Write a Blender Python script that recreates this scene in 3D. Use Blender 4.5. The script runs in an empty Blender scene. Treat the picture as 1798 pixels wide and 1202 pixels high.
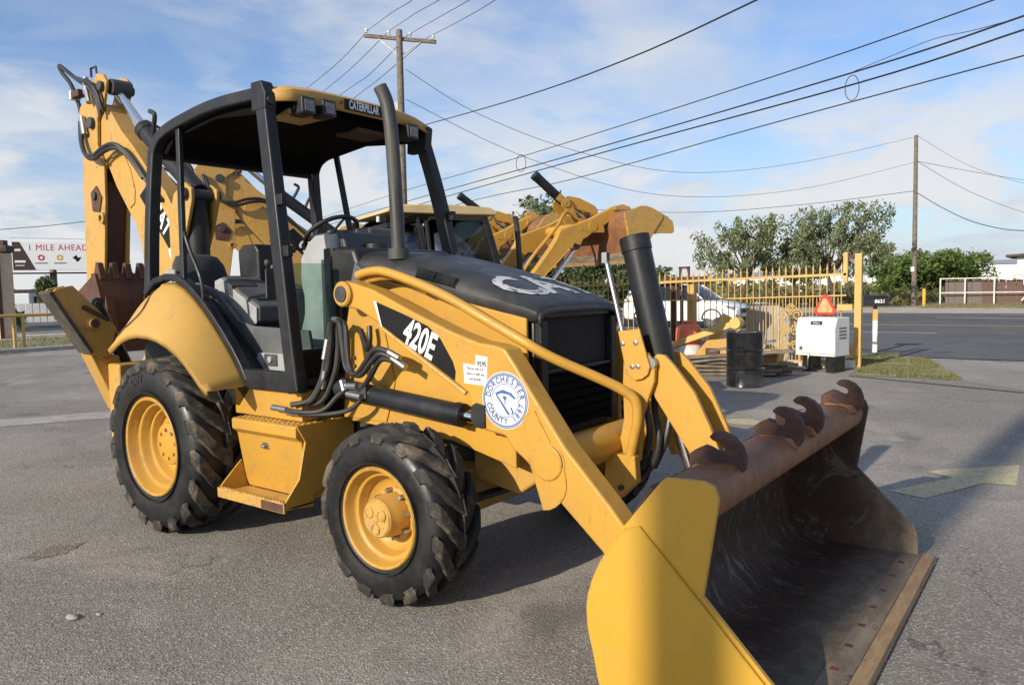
import bpy, math, random
from mathutils import Vector, Matrix, noise
R = math.radians
S = bpy.context.scene
COL = S.collection
random.seed(7)

# ---------------------------------------------------------------- camera
CAM = Vector((5.0805, -3.6949, 1.648))
yaw, pitch, roll = 2.2169, -0.0721, -0.0195
fw = Vector((math.cos(pitch)*math.cos(yaw), math.cos(pitch)*math.sin(yaw), math.sin(pitch)))
rt = Vector((math.sin(yaw), -math.cos(yaw), 0))
up = rt.cross(fw)
r2 = math.cos(roll)*rt + math.sin(roll)*up
u2 = -math.sin(roll)*rt + math.cos(roll)*up
cd = bpy.data.cameras.new('camera')
cam = bpy.data.objects.new('camera', cd)
COL.objects.link(cam)
cam.matrix_world = Matrix(((r2.x, u2.x, -fw.x, CAM.x), (r2.y, u2.y, -fw.y, CAM.y), (r2.z, u2.z, -fw.z, CAM.z), (0, 0, 0, 1)))
cd.sensor_width = 36.0
cd.lens = 36.0*1321.74/1798.0
cd.clip_end = 3000.0
cd.clip_start = 0.05
S.camera = cam

# ---------------------------------------------------------------- light
# shadows run (0.21, 2.32) metres on the ground for each metre of height
to_sun = Vector((-0.21, -2.32, 1.0)).normalized()
SUN_EL = math.asin(to_sun.z)
SUN_ROT = math.atan2(to_sun.x, to_sun.y)
ld = bpy.data.lights.new('sun', 'SUN')
ld.energy = 5.0
ld.angle = R(0.53)
ld.color = (1.0, 0.90, 0.75)
sun = bpy.data.objects.new('sun', ld)
COL.objects.link(sun)
sun.rotation_euler = to_sun.to_track_quat('Z', 'Y').to_euler()
sun.location = (-4, -30, 30)

world = bpy.data.worlds.new('World')
S.world = world
world.use_nodes = True
wn, wl = world.node_tree.nodes, world.node_tree.links
wn.clear()
w_out = wn.new('ShaderNodeOutputWorld')
w_bg = wn.new('ShaderNodeBackground')
w_bg.inputs[1].default_value = 0.086
sky = wn.new('ShaderNodeTexSky')
sky.sky_type = 'NISHITA'
sky.sun_disc = False
sky.sun_elevation = SUN_EL
sky.sun_rotation = SUN_ROT
sky.air_density = 1.0
sky.dust_density = 1.2
sky.ozone_density = 2.2
# clouds: a layer at constant height, seen in perspective, plus a low band of cumulus
tc = wn.new('ShaderNodeTexCoord')
sep = wn.new('ShaderNodeSeparateXYZ'); wl.new(tc.outputs['Generated'], sep.inputs[0])
def wmath(op, a, b=None, c=None):
    n = wn.new('ShaderNodeMath'); n.operation = op
    for i, v in enumerate((a, b, c)):
        if v is None: continue
        if isinstance(v, (int, float)): n.inputs[i].default_value = v
        else: wl.new(v, n.inputs[i])
    return n.outputs[0]
zz = wmath('MAXIMUM', sep.outputs[2], 0.0)
den = wmath('ADD', zz, 0.12)
cx = wmath('DIVIDE', sep.outputs[0], den)
cy = wmath('DIVIDE', sep.outputs[1], den)
comb = wn.new('ShaderNodeCombineXYZ'); wl.new(cx, comb.inputs[0]); wl.new(cy, comb.inputs[1])
def wnoise(vec, scale, detail, rough, dist, lo, hi):
    n = wn.new('ShaderNodeTexNoise'); n.inputs['Scale'].default_value = scale
    n.inputs['Detail'].default_value = detail; n.inputs['Roughness'].default_value = rough
    n.inputs['Distortion'].default_value = dist
    wl.new(vec, n.inputs['Vector'])
    r = wn.new('ShaderNodeMapRange'); r.interpolation_type = 'SMOOTHSTEP'
    r.inputs[1].default_value = lo; r.inputs[2].default_value = hi
    wl.new(n.outputs['Fac'], r.inputs[0])
    return r.outputs[0]
mp = wn.new('ShaderNodeMapping'); mp.inputs['Rotation'].default_value = (0, 0, R(35)); mp.inputs['Scale'].default_value = (1.0, 0.75, 1)
mp.inputs['Location'].default_value = (3.1, 1.7, 0)
wl.new(comb.outputs[0], mp.inputs[0])
wisps = wnoise(mp.outputs[0], 1.25, 9, 0.58, 0.3, 0.36, 0.70)
patch = wnoise(comb.outputs[0], 0.6, 4, 0.5, 0.2, 0.34, 0.62)
thin = wmath('MULTIPLY', wisps, wmath('MULTIPLY_ADD', patch, 0.78, 0.36))
mp2 = wn.new('ShaderNodeMapping'); mp2.inputs['Scale'].default_value = (5.0, 5.0, 12.0); mp2.inputs['Location'].default_value = (0.4, 2.2, 0.35)
wl.new(tc.outputs['Generated'], mp2.inputs[0])
puff = wnoise(mp2.outputs[0], 1.0, 9, 0.55, 0.3, 0.38, 0.56)
band = wn.new('ShaderNodeMapRange'); band.interpolation_type = 'SMOOTHSTEP'
band.inputs[1].default_value = 0.40; band.inputs[2].default_value = 0.06
wl.new(sep.outputs[2], band.inputs[0])
cum = wmath('MULTIPLY', puff, wmath('MULTIPLY', band.outputs[0], 0.92))
haze_h = wn.new('ShaderNodeMapRange'); haze_h.interpolation_type = 'SMOOTHERSTEP'
haze_h.inputs[1].default_value = 0.42; haze_h.inputs[2].default_value = -0.02; haze_h.inputs[4].default_value = 0.30
wl.new(sep.outputs[2], haze_h.inputs[0])
tot = wmath('MINIMUM', wmath('ADD', wmath('MAXIMUM', thin, cum), haze_h.outputs[0]), 0.94)
cloudcol = wn.new('ShaderNodeMix'); cloudcol.data_type = 'RGBA'
cloudcol.inputs[6].default_value = (6.5, 7.1, 8.0, 1); cloudcol.inputs[7].default_value = (8.5, 8.5, 8.5, 1)
wl.new(cum, cloudcol.inputs[0])
# a cleaner blue for the open sky between the clouds
skyt = wn.new('ShaderNodeMix'); skyt.data_type = 'RGBA'; skyt.blend_type = 'MULTIPLY'; skyt.inputs[0].default_value = 1.0
skyt.inputs[7].default_value = (1.34, 1.52, 1.82, 1)
wl.new(sky.outputs[0], skyt.inputs[6])
mixs = wn.new('ShaderNodeMix'); mixs.data_type = 'RGBA'
wl.new(tot, mixs.inputs[0]); wl.new(skyt.outputs[2], mixs.inputs[6]); wl.new(cloudcol.outputs[2], mixs.inputs[7])
wl.new(mixs.outputs[2], w_bg.inputs[0])
wl.new(w_bg.outputs[0], w_out.inputs[0])

S.view_settings.view_transform = 'Standard'
S.view_settings.look = 'None'
S.view_settings.exposure = 0.18
S.view_settings.gamma = 1.0
S.view_settings.use_curve_mapping = False
S.render.engine = 'CYCLES'
S.cycles.max_bounces = 6
S.cycles.diffuse_bounces = 3
S.cycles.glossy_bounces = 3
S.cycles.transparent_max_bounces = 12
S.cycles.use_denoising = True

# ---------------------------------------------------------------- materials
def mat(name):
    m = bpy.data.materials.new(name); m.use_nodes = True
    nt = m.node_tree
    b = nt.nodes['Principled BSDF']
    return m, nt, b
def nd(nt, t, **kw):
    n = nt.nodes.new(t)
    for k, v in kw.items():
        if k in n.inputs: n.inputs[k].default_value = v
        else: setattr(n, k, v)
    return n
def tex_noise(nt, scale, detail=4, rough=0.55, dist=0.0, src='Object', stretch=None):
    t = nd(nt, 'ShaderNodeTexCoord'); n = nd(nt, 'ShaderNodeTexNoise')
    n.inputs['Scale'].default_value = scale; n.inputs['Detail'].default_value = detail
    n.inputs['Roughness'].default_value = rough; n.inputs['Distortion'].default_value = dist
    if stretch:
        mm = nd(nt, 'ShaderNodeMapping'); mm.inputs['Scale'].default_value = stretch
        nt.links.new(t.outputs[src], mm.inputs[0]); nt.links.new(mm.outputs[0], n.inputs['Vector'])
    else:
        nt.links.new(t.outputs[src], n.inputs['Vector'])
    return n.outputs['Fac']
def ramp(nt, fac, lo, hi, a=0.0, b=1.0, smooth=True):
    r = nd(nt, 'ShaderNodeMapRange')
    if smooth: r.interpolation_type = 'SMOOTHSTEP'
    r.inputs[1].default_value = lo; r.inputs[2].default_value = hi
    r.inputs[3].default_value = a; r.inputs[4].default_value = b
    nt.links.new(fac, r.inputs[0])
    return r.outputs[0]
def mixc(nt, fac, a, b, blend='MIX'):
    m = nd(nt, 'ShaderNodeMix'); m.data_type = 'RGBA'; m.blend_type = blend
    for i, v in ((0, fac), (6, a), (7, b)):
        if isinstance(v, (int, float)): m.inputs[i].default_value = v
        elif isinstance(v, (tuple, list)): m.inputs[i].default_value = tuple(v)+((1,) if len(v) == 3 else ())
        else: nt.links.new(v, m.inputs[i])
    return m.outputs[2]
def mul(nt, a, b, op='MULTIPLY'):
    m = nd(nt, 'ShaderNodeMath'); m.operation = op
    for i, v in enumerate((a, b)):
        if isinstance(v, (int, float)): m.inputs[i].default_value = v
        else: nt.links.new(v, m.inputs[i])
    return m.outputs[0]
def bump(nt, b, h, strength=0.2, dist=0.01):
    n = nd(nt, 'ShaderNodeBump'); n.inputs['Strength'].default_value = strength; n.inputs['Distance'].default_value = dist
    nt.links.new(h, n.inputs['Height']); nt.links.new(n.outputs[0], b.inputs['Normal'])
M = {}
def plain(name, c, rough=0.5, metal=0.0, var=0.15, scale=6, bmp=0.0, spec=0.5, c2=None, bscale=None):
    m, nt, b = mat(name)
    f = tex_noise(nt, scale, 6, 0.6)
    d = c2 if c2 else tuple(x*(1-var) for x in c)
    nt.links.new(mixc(nt, ramp(nt, f, 0.35, 0.68), c, d), b.inputs['Base Color'])
    b.inputs['Metallic'].default_value = metal
    nt.links.new(ramp(nt, f, 0.3, 0.7, max(0.03, rough-0.08), min(1, rough+0.1)), b.inputs['Roughness'])
    b.inputs['Specular IOR Level'].default_value = spec
    if bmp: bump(nt, b, tex_noise(nt, bscale or scale*8, 4, 0.6), bmp, 0.004)
    M[name] = m
    return m
def paint(name, c, dirt=0.35, chip=0.62, rough=0.38, faded=None, chipcol=(0.09, 0.035, 0.015), streak=0.3, edge=0.0, spec=0.5):
    """enamel paint: fading, dust that gathers low and in streaks, small chips of rust"""
    m, nt, b = mat(name)
    f1 = tex_noise(nt, 2.2, 5, 0.6)
    col = mixc(nt, ramp(nt, f1, 0.35, 0.7), c, faded if faded else tuple(x*0.86 for x in c))
    f2 = tex_noise(nt, 9, 8, 0.7, 0.3)
    col = mixc(nt, mul(nt, ramp(nt, f2, 0.5, 0.78), dirt), col, (0.16, 0.105, 0.045))
    st = tex_noise(nt, 6, 5, 0.65, 0.0, 'Object', (5.0, 5.0, 0.6))
    col = mixc(nt, mul(nt, ramp(nt, st, 0.55, 0.8), streak), col, (0.20, 0.13, 0.055))
    f3 = tex_noise(nt, 26, 9, 0.75, 0.4)
    ch = ramp(nt, f3, chip, chip+0.03)
    col = mixc(nt, ch, col, chipcol)
    sc = tex_noise(nt, 12, 3, 0.6, 0.0, 'Object', (9.0, 9.0, 1.2))
    col = mixc(nt, mul(nt, ramp(nt, sc, 0.69, 0.71), 0.5), col, (0.11, 0.06, 0.025))
    if edge:
        bv = nd(nt, 'ShaderNodeBevel'); bv.samples = 4; bv.inputs['Radius'].default_value = 0.022
        gg = nd(nt, 'ShaderNodeNewGeometry')
        dp = nd(nt, 'ShaderNodeVectorMath'); dp.operation = 'DOT_PRODUCT'
        nt.links.new(bv.outputs[0], dp.inputs[0]); nt.links.new(gg.outputs['Normal'], dp.inputs[1])
        em_ = mul(nt, ramp(nt, dp.outputs['Value'], 0.985, 0.86), ramp(nt, tex_noise(nt, 18, 8, 0.75, 0.5), 0.47, 0.60))
        col = mixc(nt, mul(nt, em_, edge), col, (0.10, 0.05, 0.025))
    b.inputs['Specular IOR Level'].default_value = spec
    nt.links.new(col, b.inputs['Base Color'])
    nt.links.new(mul(nt, ramp(nt, f2, 0.3, 0.75, rough-0.05, rough+0.22), ramp(nt, ch, 0, 1, 0.0, 0.35), 'ADD'), b.inputs['Roughness'])
    bump(nt, b, tex_noise(nt, 60, 3, 0.5), 0.05, 0.003)
    M[name] = m
    return m
paint('yellow', (0.50, 0.268, 0.035), dirt=0.42, chip=0.668, faded=(0.44, 0.242, 0.042), streak=0.24, edge=0.55)
paint('yellow_new', (0.52, 0.292, 0.026), dirt=0.12, chip=0.745, faded=(0.495, 0.282, 0.028), streak=0.09, rough=0.44, edge=0.35)
paint('yellow_worn', (0.49, 0.278, 0.058), dirt=0.6, chip=0.625, faded=(0.46, 0.28, 0.085), streak=0.55, edge=0.9)
paint('yellow_fender', (0.49, 0.290, 0.062), dirt=0.34, chip=0.74, faded=(0.46, 0.275, 0.072), streak=0.12, rough=0.42)
paint('yellow_rail', (0.54, 0.34, 0.090), dirt=0.4, chip=0.64, faded=(0.47, 0.31, 0.10), streak=0.3, rough=0.5)
paint('black_paint', (0.010, 0.011, 0.013), dirt=0.10, chip=0.72, faded=(0.019, 0.021, 0.026), chipcol=(0.12, 0.10, 0.085), streak=0.12, rough=0.40, spec=0.35)
paint('hood_black', (0.012, 0.0125, 0.014), dirt=0.10, chip=0.69, faded=(0.040, 0.041, 0.042), chipcol=(0.20, 0.19, 0.18), streak=0.12, rough=0.42)
plain('black_plastic', (0.009, 0.009, 0.010), 0.5, c2=(0.017, 0.017, 0.018))
plain('grille_black', (0.006, 0.006, 0.0065), 0.5, c2=(0.011, 0.0105, 0.010))
plain('liner_black', (0.004, 0.004, 0.004), 0.9, c2=(0.006, 0.006, 0.006), spec=0.08)
plain('underside', (0.030, 0.026, 0.020), 0.8, c2=(0.055, 0.042, 0.024), scale=5)
plain('exhaust', (0.030,0.030,0.029), 0.55, c2=(0.058,0.055,0.050), scale=3)
plain('hose', (0.014, 0.014, 0.014), 0.45, c2=(0.03, 0.03, 0.028))
plain('steel', (0.42, 0.42, 0.41), 0.35, 0.9, 0.3, 20)
plain('chrome', (0.75, 0.76, 0.78), 0.12, 1.0, 0.06, 10)
plain('grey_dark', (0.036, 0.038, 0.040), 0.55, c2=(0.052, 0.054, 0.054), bmp=0.1)
plain('grey_mid', (0.080, 0.084, 0.087), 0.6, c2=(0.11, 0.114, 0.115), bmp=0.08)
plain('grey_light', (0.33, 0.345, 0.35), 0.55, c2=(0.27, 0.28, 0.28), bmp=0.06)
plain('seat_fabric', (0.042, 0.046, 0.048), 0.85, c2=(0.06, 0.064, 0.065), bmp=0.2)
plain('white_print', (0.74, 0.74, 0.72), 0.5, var=0.12, scale=30)
plain('white_paint', (0.70, 0.69, 0.66), 0.45, var=0.15)
plain('blue_print', (0.055, 0.11, 0.29), 0.5, var=0.2)
plain('ink', (0.007, 0.007, 0.008), 0.5, var=0.1, spec=0.25)
plain('red_steel', (0.16, 0.030, 0.020), 0.6, c2=(0.11, 0.028, 0.02), bmp=0.2)
plain('red_print', (0.42, 0.025, 0.03), 0.5, var=0.15)
plain('orange_plastic', (0.74, 0.145, 0.060), 0.5, c2=(0.62, 0.17, 0.09))
plain('rust_brown', (0.062, 0.028, 0.018), 0.75, c2=(0.105, 0.045, 0.022), scale=9, bmp=0.4)
plain('pad_grey', (0.085, 0.072, 0.055), 0.9, c2=(0.045, 0.04, 0.034), scale=8, bmp=0.4)
plain('lamp_lens', (0.20, 0.20, 0.19), 0.12, 0.0, 0.4, 40)
plain('wood_grey', (0.20, 0.165, 0.13), 0.85, c2=(0.115, 0.092, 0.072), scale=5, bmp=0.3)
plain('wood_pole', (0.185, 0.155, 0.125), 0.9, c2=(0.115, 0.093, 0.075), scale=7, bmp=0.35)
plain('galvanised', (0.40, 0.40, 0.39), 0.5, 0.3, 0.15)
plain('drum_black', (0.010, 0.011, 0.012), 0.18, c2=(0.022, 0.022, 0.022))
plain('wire', (0.02, 0.02, 0.022), 0.6)
plain('opener_white', (0.66, 0.66, 0.62), 0.5, c2=(0.56, 0.56, 0.52), scale=4)
plain('car_white', (0.78, 0.79, 0.80), 0.18, var=0.03)
plain('concrete', (0.38, 0.355, 0.315), 0.9, c2=(0.27, 0.25, 0.22), scale=4, bmp=0.3)
plain('cream', (0.55, 0.43, 0.32), 0.85, c2=(0.48, 0.37, 0.27))
plain('roof_brown', (0.085, 0.055, 0.05), 0.9, c2=(0.06, 0.04, 0.036))
plain('white_wall', (0.72, 0.72, 0.70), 0.7, var=0.1)
plain('bark', (0.085, 0.066, 0.05), 0.95, c2=(0.05, 0.04, 0.03), scale=9, bmp=0.5)
plain('sign_brown', (0.050, 0.028, 0.024), 0.5)
plain('sign_white', (0.70, 0.72, 0.74), 0.5, var=0.06)
plain('green_print', (0.06, 0.18, 0.07), 0.5)
plain('gold_print', (0.55, 0.38, 0.06), 0.5)
plain('slat_white', (0.62, 0.62, 0.60), 0.6, var=0.2)

def leafmat(name, c, c2):
    m, nt, b = mat(name)
    g = nd(nt, 'ShaderNodeNewGeometry')
    col = mixc(nt, g.outputs['Random Per Island'], c, c2)
    nt.links.new(col, b.inputs['Base Color'])
    b.inputs['Roughness'].default_value = 0.6
    b.inputs['Specular IOR Level'].default_value = 0.25
    tr = nd(nt, 'ShaderNodeBsdfTranslucent')
    nt.links.new(mixc(nt, 0.5, col, (0.16, 0.2, 0.03)), tr.inputs[0])
    ms = nd(nt, 'ShaderNodeMixShader'); ms.inputs[0].default_value = 0.28
    nt.links.new(b.outputs[0], ms.inputs[1]); nt.links.new(tr.outputs[0], ms.inputs[2])
    nt.links.new(ms.outputs[0], nt.nodes['Material Output'].inputs[0])
    M[name] = m
leafmat('leaf', (0.115, 0.142, 0.070), (0.230, 0.255, 0.135))
leafmat('leaf_bright', (0.085, 0.140, 0.034), (0.165, 0.225, 0.066))
leafmat('leaf_dry', (0.13, 0.125, 0.052), (0.22, 0.19, 0.085))
leafmat('leaf_dark', (0.050, 0.078, 0.030), (0.105, 0.135, 0.055))
leafmat('grass', (0.145, 0.160, 0.060), (0.27, 0.245, 0.120))

def rubber():
    m, nt, b = mat('rubber')
    f = tex_noise(nt, 5, 6, 0.65)
    nt.links.new(mixc(nt, ramp(nt, f, 0.4, 0.7), (0.006, 0.006, 0.006), (0.013, 0.0125, 0.012)), b.inputs['Base Color'])
    nt.links.new(ramp(nt, f, 0.3, 0.7, 0.36, 0.62), b.inputs['Roughness'])
    bump(nt, b, tex_noise(nt, 50, 4, 0.6), 0.12, 0.004)
    M['rubber'] = m
    m, nt, b = mat('rubber_tread')
    f = tex_noise(nt, 6, 7, 0.7)
    nt.links.new(mixc(nt, ramp(nt, f, 0.45, 0.66), (0.018, 0.017, 0.015), (0.120, 0.095, 0.066)), b.inputs['Base Color'])
    b.inputs['Roughness'].default_value = 0.78
    bump(nt, b, tex_noise(nt, 40, 5, 0.65), 0.35, 0.006)
    M['rubber_tread'] = m
rubber()
def rusty():
    m, nt, b = mat('bucket_rust')
    f = tex_noise(nt, 3.0, 8, 0.68, 0.8)
    s = tex_noise(nt, 5.0, 10, 0.78, 1.4, 'Object', (0.7, 1.9, 0.6))
    c = mixc(nt, ramp(nt, f, 0.35, 0.65), (0.042, 0.024, 0.015), (0.076, 0.038, 0.020))
    c = mixc(nt, ramp(nt, s, 0.53, 0.60), c, (0.130, 0.118, 0.100))
    c = mixc(nt, ramp(nt, tex_noise(nt, 9, 8, 0.7, 1.2), 0.56, 0.66), c, (0.020, 0.015, 0.013))
    geo = nd(nt, 'ShaderNodeTexCoord'); sx_ = nd(nt, 'ShaderNodeSeparateXYZ'); nt.links.new(geo.outputs['Object'], sx_.inputs[0])
    wob = mul(nt, tex_noise(nt, 5, 6, 0.65), 0.34)
    wr = ramp(nt, mul(nt, sx_.outputs[0], wob, 'ADD'), 4.12, 4.46)
    c = mixc(nt, wr, c, mixc(nt, ramp(nt, tex_noise(nt, 14, 8, 0.7), 0.4, 0.65), (0.21, 0.165, 0.115), (0.13, 0.10, 0.07)))
    nt.links.new(c, b.inputs['Base Color'])
    nt.links.new(ramp(nt, s, 0.4, 0.7, 0.7, 0.5), b.inputs['Roughness'])
    b.inputs['Metallic'].default_value = 0.1
    bump(nt, b, tex_noise(nt, 22, 8, 0.7, 0.5), 0.45, 0.012)
    M['bucket_rust'] = m
    m, nt, b = mat('rim_rust')
    f = tex_noise(nt, 4.0, 9, 0.72, 0.8)
    c = mixc(nt, ramp(nt, f, 0.35, 0.66), (0.155, 0.064, 0.028), (0.25, 0.112, 0.045))
    c = mixc(nt, ramp(nt, tex_noise(nt, 13, 8, 0.7), 0.56, 0.66), c, (0.080, 0.042, 0.027))
    nt.links.new(c, b.inputs['Base Color'])
    b.inputs['Roughness'].default_value = 0.6
    bump(nt, b, tex_noise(nt, 40, 8, 0.7), 0.3, 0.006)
    M['rim_rust'] = m
    m, nt, b = mat('floor_worn')
    f = tex_noise(nt, 4.0, 9, 0.68, 0.6, 'Object', (1.6, 0.5, 1))
    c = mixc(nt, ramp(nt, f, 0.36, 0.64), (0.145, 0.110, 0.080), (0.265, 0.215, 0.155))
    c = mixc(nt, ramp(nt, tex_noise(nt, 14, 9, 0.7), 0.58, 0.66), c, (0.075, 0.055, 0.040))
    nt.links.new(c, b.inputs['Base Color'])
    b.inputs['Roughness'].default_value = 0.62; b.inputs['Metallic'].default_value = 0.15
    bump(nt, b, tex_noise(nt, 35, 8, 0.7), 0.35, 0.006)
    M['floor_worn'] = m
    m, nt, b = mat('hook_rust')
    f = tex_noise(nt, 13, 9, 0.75, 0.4)
    c = mixc(nt, ramp(nt, f, 0.42, 0.60), (0.040, 0.021, 0.016), (0.085, 0.040, 0.023))
    c = mixc(nt, ramp(nt, tex_noise(nt, 20, 8, 0.75), 0.66, 0.70), c, (0.36, 0.19, 0.08))
    nt.links.new(c, b.inputs['Base Color'])
    b.inputs['Roughness'].default_value = 0.8
    bump(nt, b, tex_noise(nt, 90, 6, 0.7), 0.3, 0.003)
    M['hook_rust'] = m
    m, nt, b = mat('edge_wood')
    f = tex_noise(nt, 10, 8, 0.7, 0.5, 'Object', (3, 0.5, 3))
    c = mixc(nt, ramp(nt, f, 0.38, 0.64), (0.24, 0.145, 0.070), (0.32, 0.22, 0.115))
    c = mixc(nt, ramp(nt, tex_noise(nt, 18, 8, 0.7), 0.58, 0.68), c, (0.13, 0.075, 0.04))
    nt.links.new(c, b.inputs['Base Color']); b.inputs['Roughness'].default_value = 0.7
    bump(nt, b, f, 0.3, 0.006)
    M['edge_wood'] = m
rusty()
def glassy(name, tint, refl=0.10, alpha=0.8):
    m, nt, b = mat(name)
    nt.nodes.remove(b)
    t = nd(nt, 'ShaderNodeBsdfTransparent'); t.inputs[0].default_value = tuple(tint)+(1,)
    g = nd(nt, 'ShaderNodeBsdfGlossy'); g.inputs['Roughness'].default_value = 0.03
    fr = nd(nt, 'ShaderNodeFresnel'); fr.inputs[0].default_value = 1.45
    f = mul(nt, fr.outputs[0], refl, 'ADD')
    ms = nd(nt, 'ShaderNodeMixShader')
    nt.links.new(f, ms.inputs[0]); nt.links.new(t.outputs[0], ms.inputs[1]); nt.links.new(g.outputs[0], ms.inputs[2])
    nt.links.new(ms.outputs[0], nt.nodes['Material Output'].inputs[0])
    M[name] = m
glassy('glass', (0.62, 0.74, 0.70), 0.06)
glassy('glass_dark', (0.22, 0.26, 0.27), 0.12)
def frosted():
    m, nt, b = mat('dusty_glass')
    b.inputs['Base Color'].default_value = (0.36, 0.46, 0.42, 1)
    b.inputs['Roughness'].default_value = 0.3
    t = nd(nt, 'ShaderNodeBsdfTransparent'); t.inputs[0].default_value = (0.72, 0.84, 0.80, 1)
    ms = nd(nt, 'ShaderNodeMixShader')
    nt.links.new(ramp(nt, tex_noise(nt, 4, 6, 0.6), 0.3, 0.7, 0.06, 0.30), ms.inputs[0])
    nt.links.new(t.outputs[0], ms.inputs[1]); nt.links.new(b.outputs[0], ms.inputs[2])
    nt.links.new(ms.outputs[0], nt.nodes['Material Output'].inputs[0])
    M['dusty_glass'] = m
frosted()
def wire_mesh():
    m, nt, b = mat('grille_mesh')
    t = nd(nt, 'ShaderNodeTexCoord'); mp_ = nd(nt, 'ShaderNodeMapping'); mp_.inputs['Scale'].default_value = (1, 70, 70)
    w = nd(nt, 'ShaderNodeTexWave'); w.bands_direction = 'Z'; w.inputs['Scale'].default_value = 0.9
    nt.links.new(t.outputs['Object'], mp_.inputs[0]); nt.links.new(mp_.outputs[0], w.inputs[0])
    nt.links.new(mixc(nt, w.outputs['Fac'], (0.004, 0.004, 0.004), (0.022, 0.021, 0.02)), b.inputs['Base Color'])
    b.inputs['Roughness'].default_value = 0.65
    bump(nt, b, w.outputs['Fac'], 0.6, 0.006)
    M['grille_mesh'] = m
wire_mesh()

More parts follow.
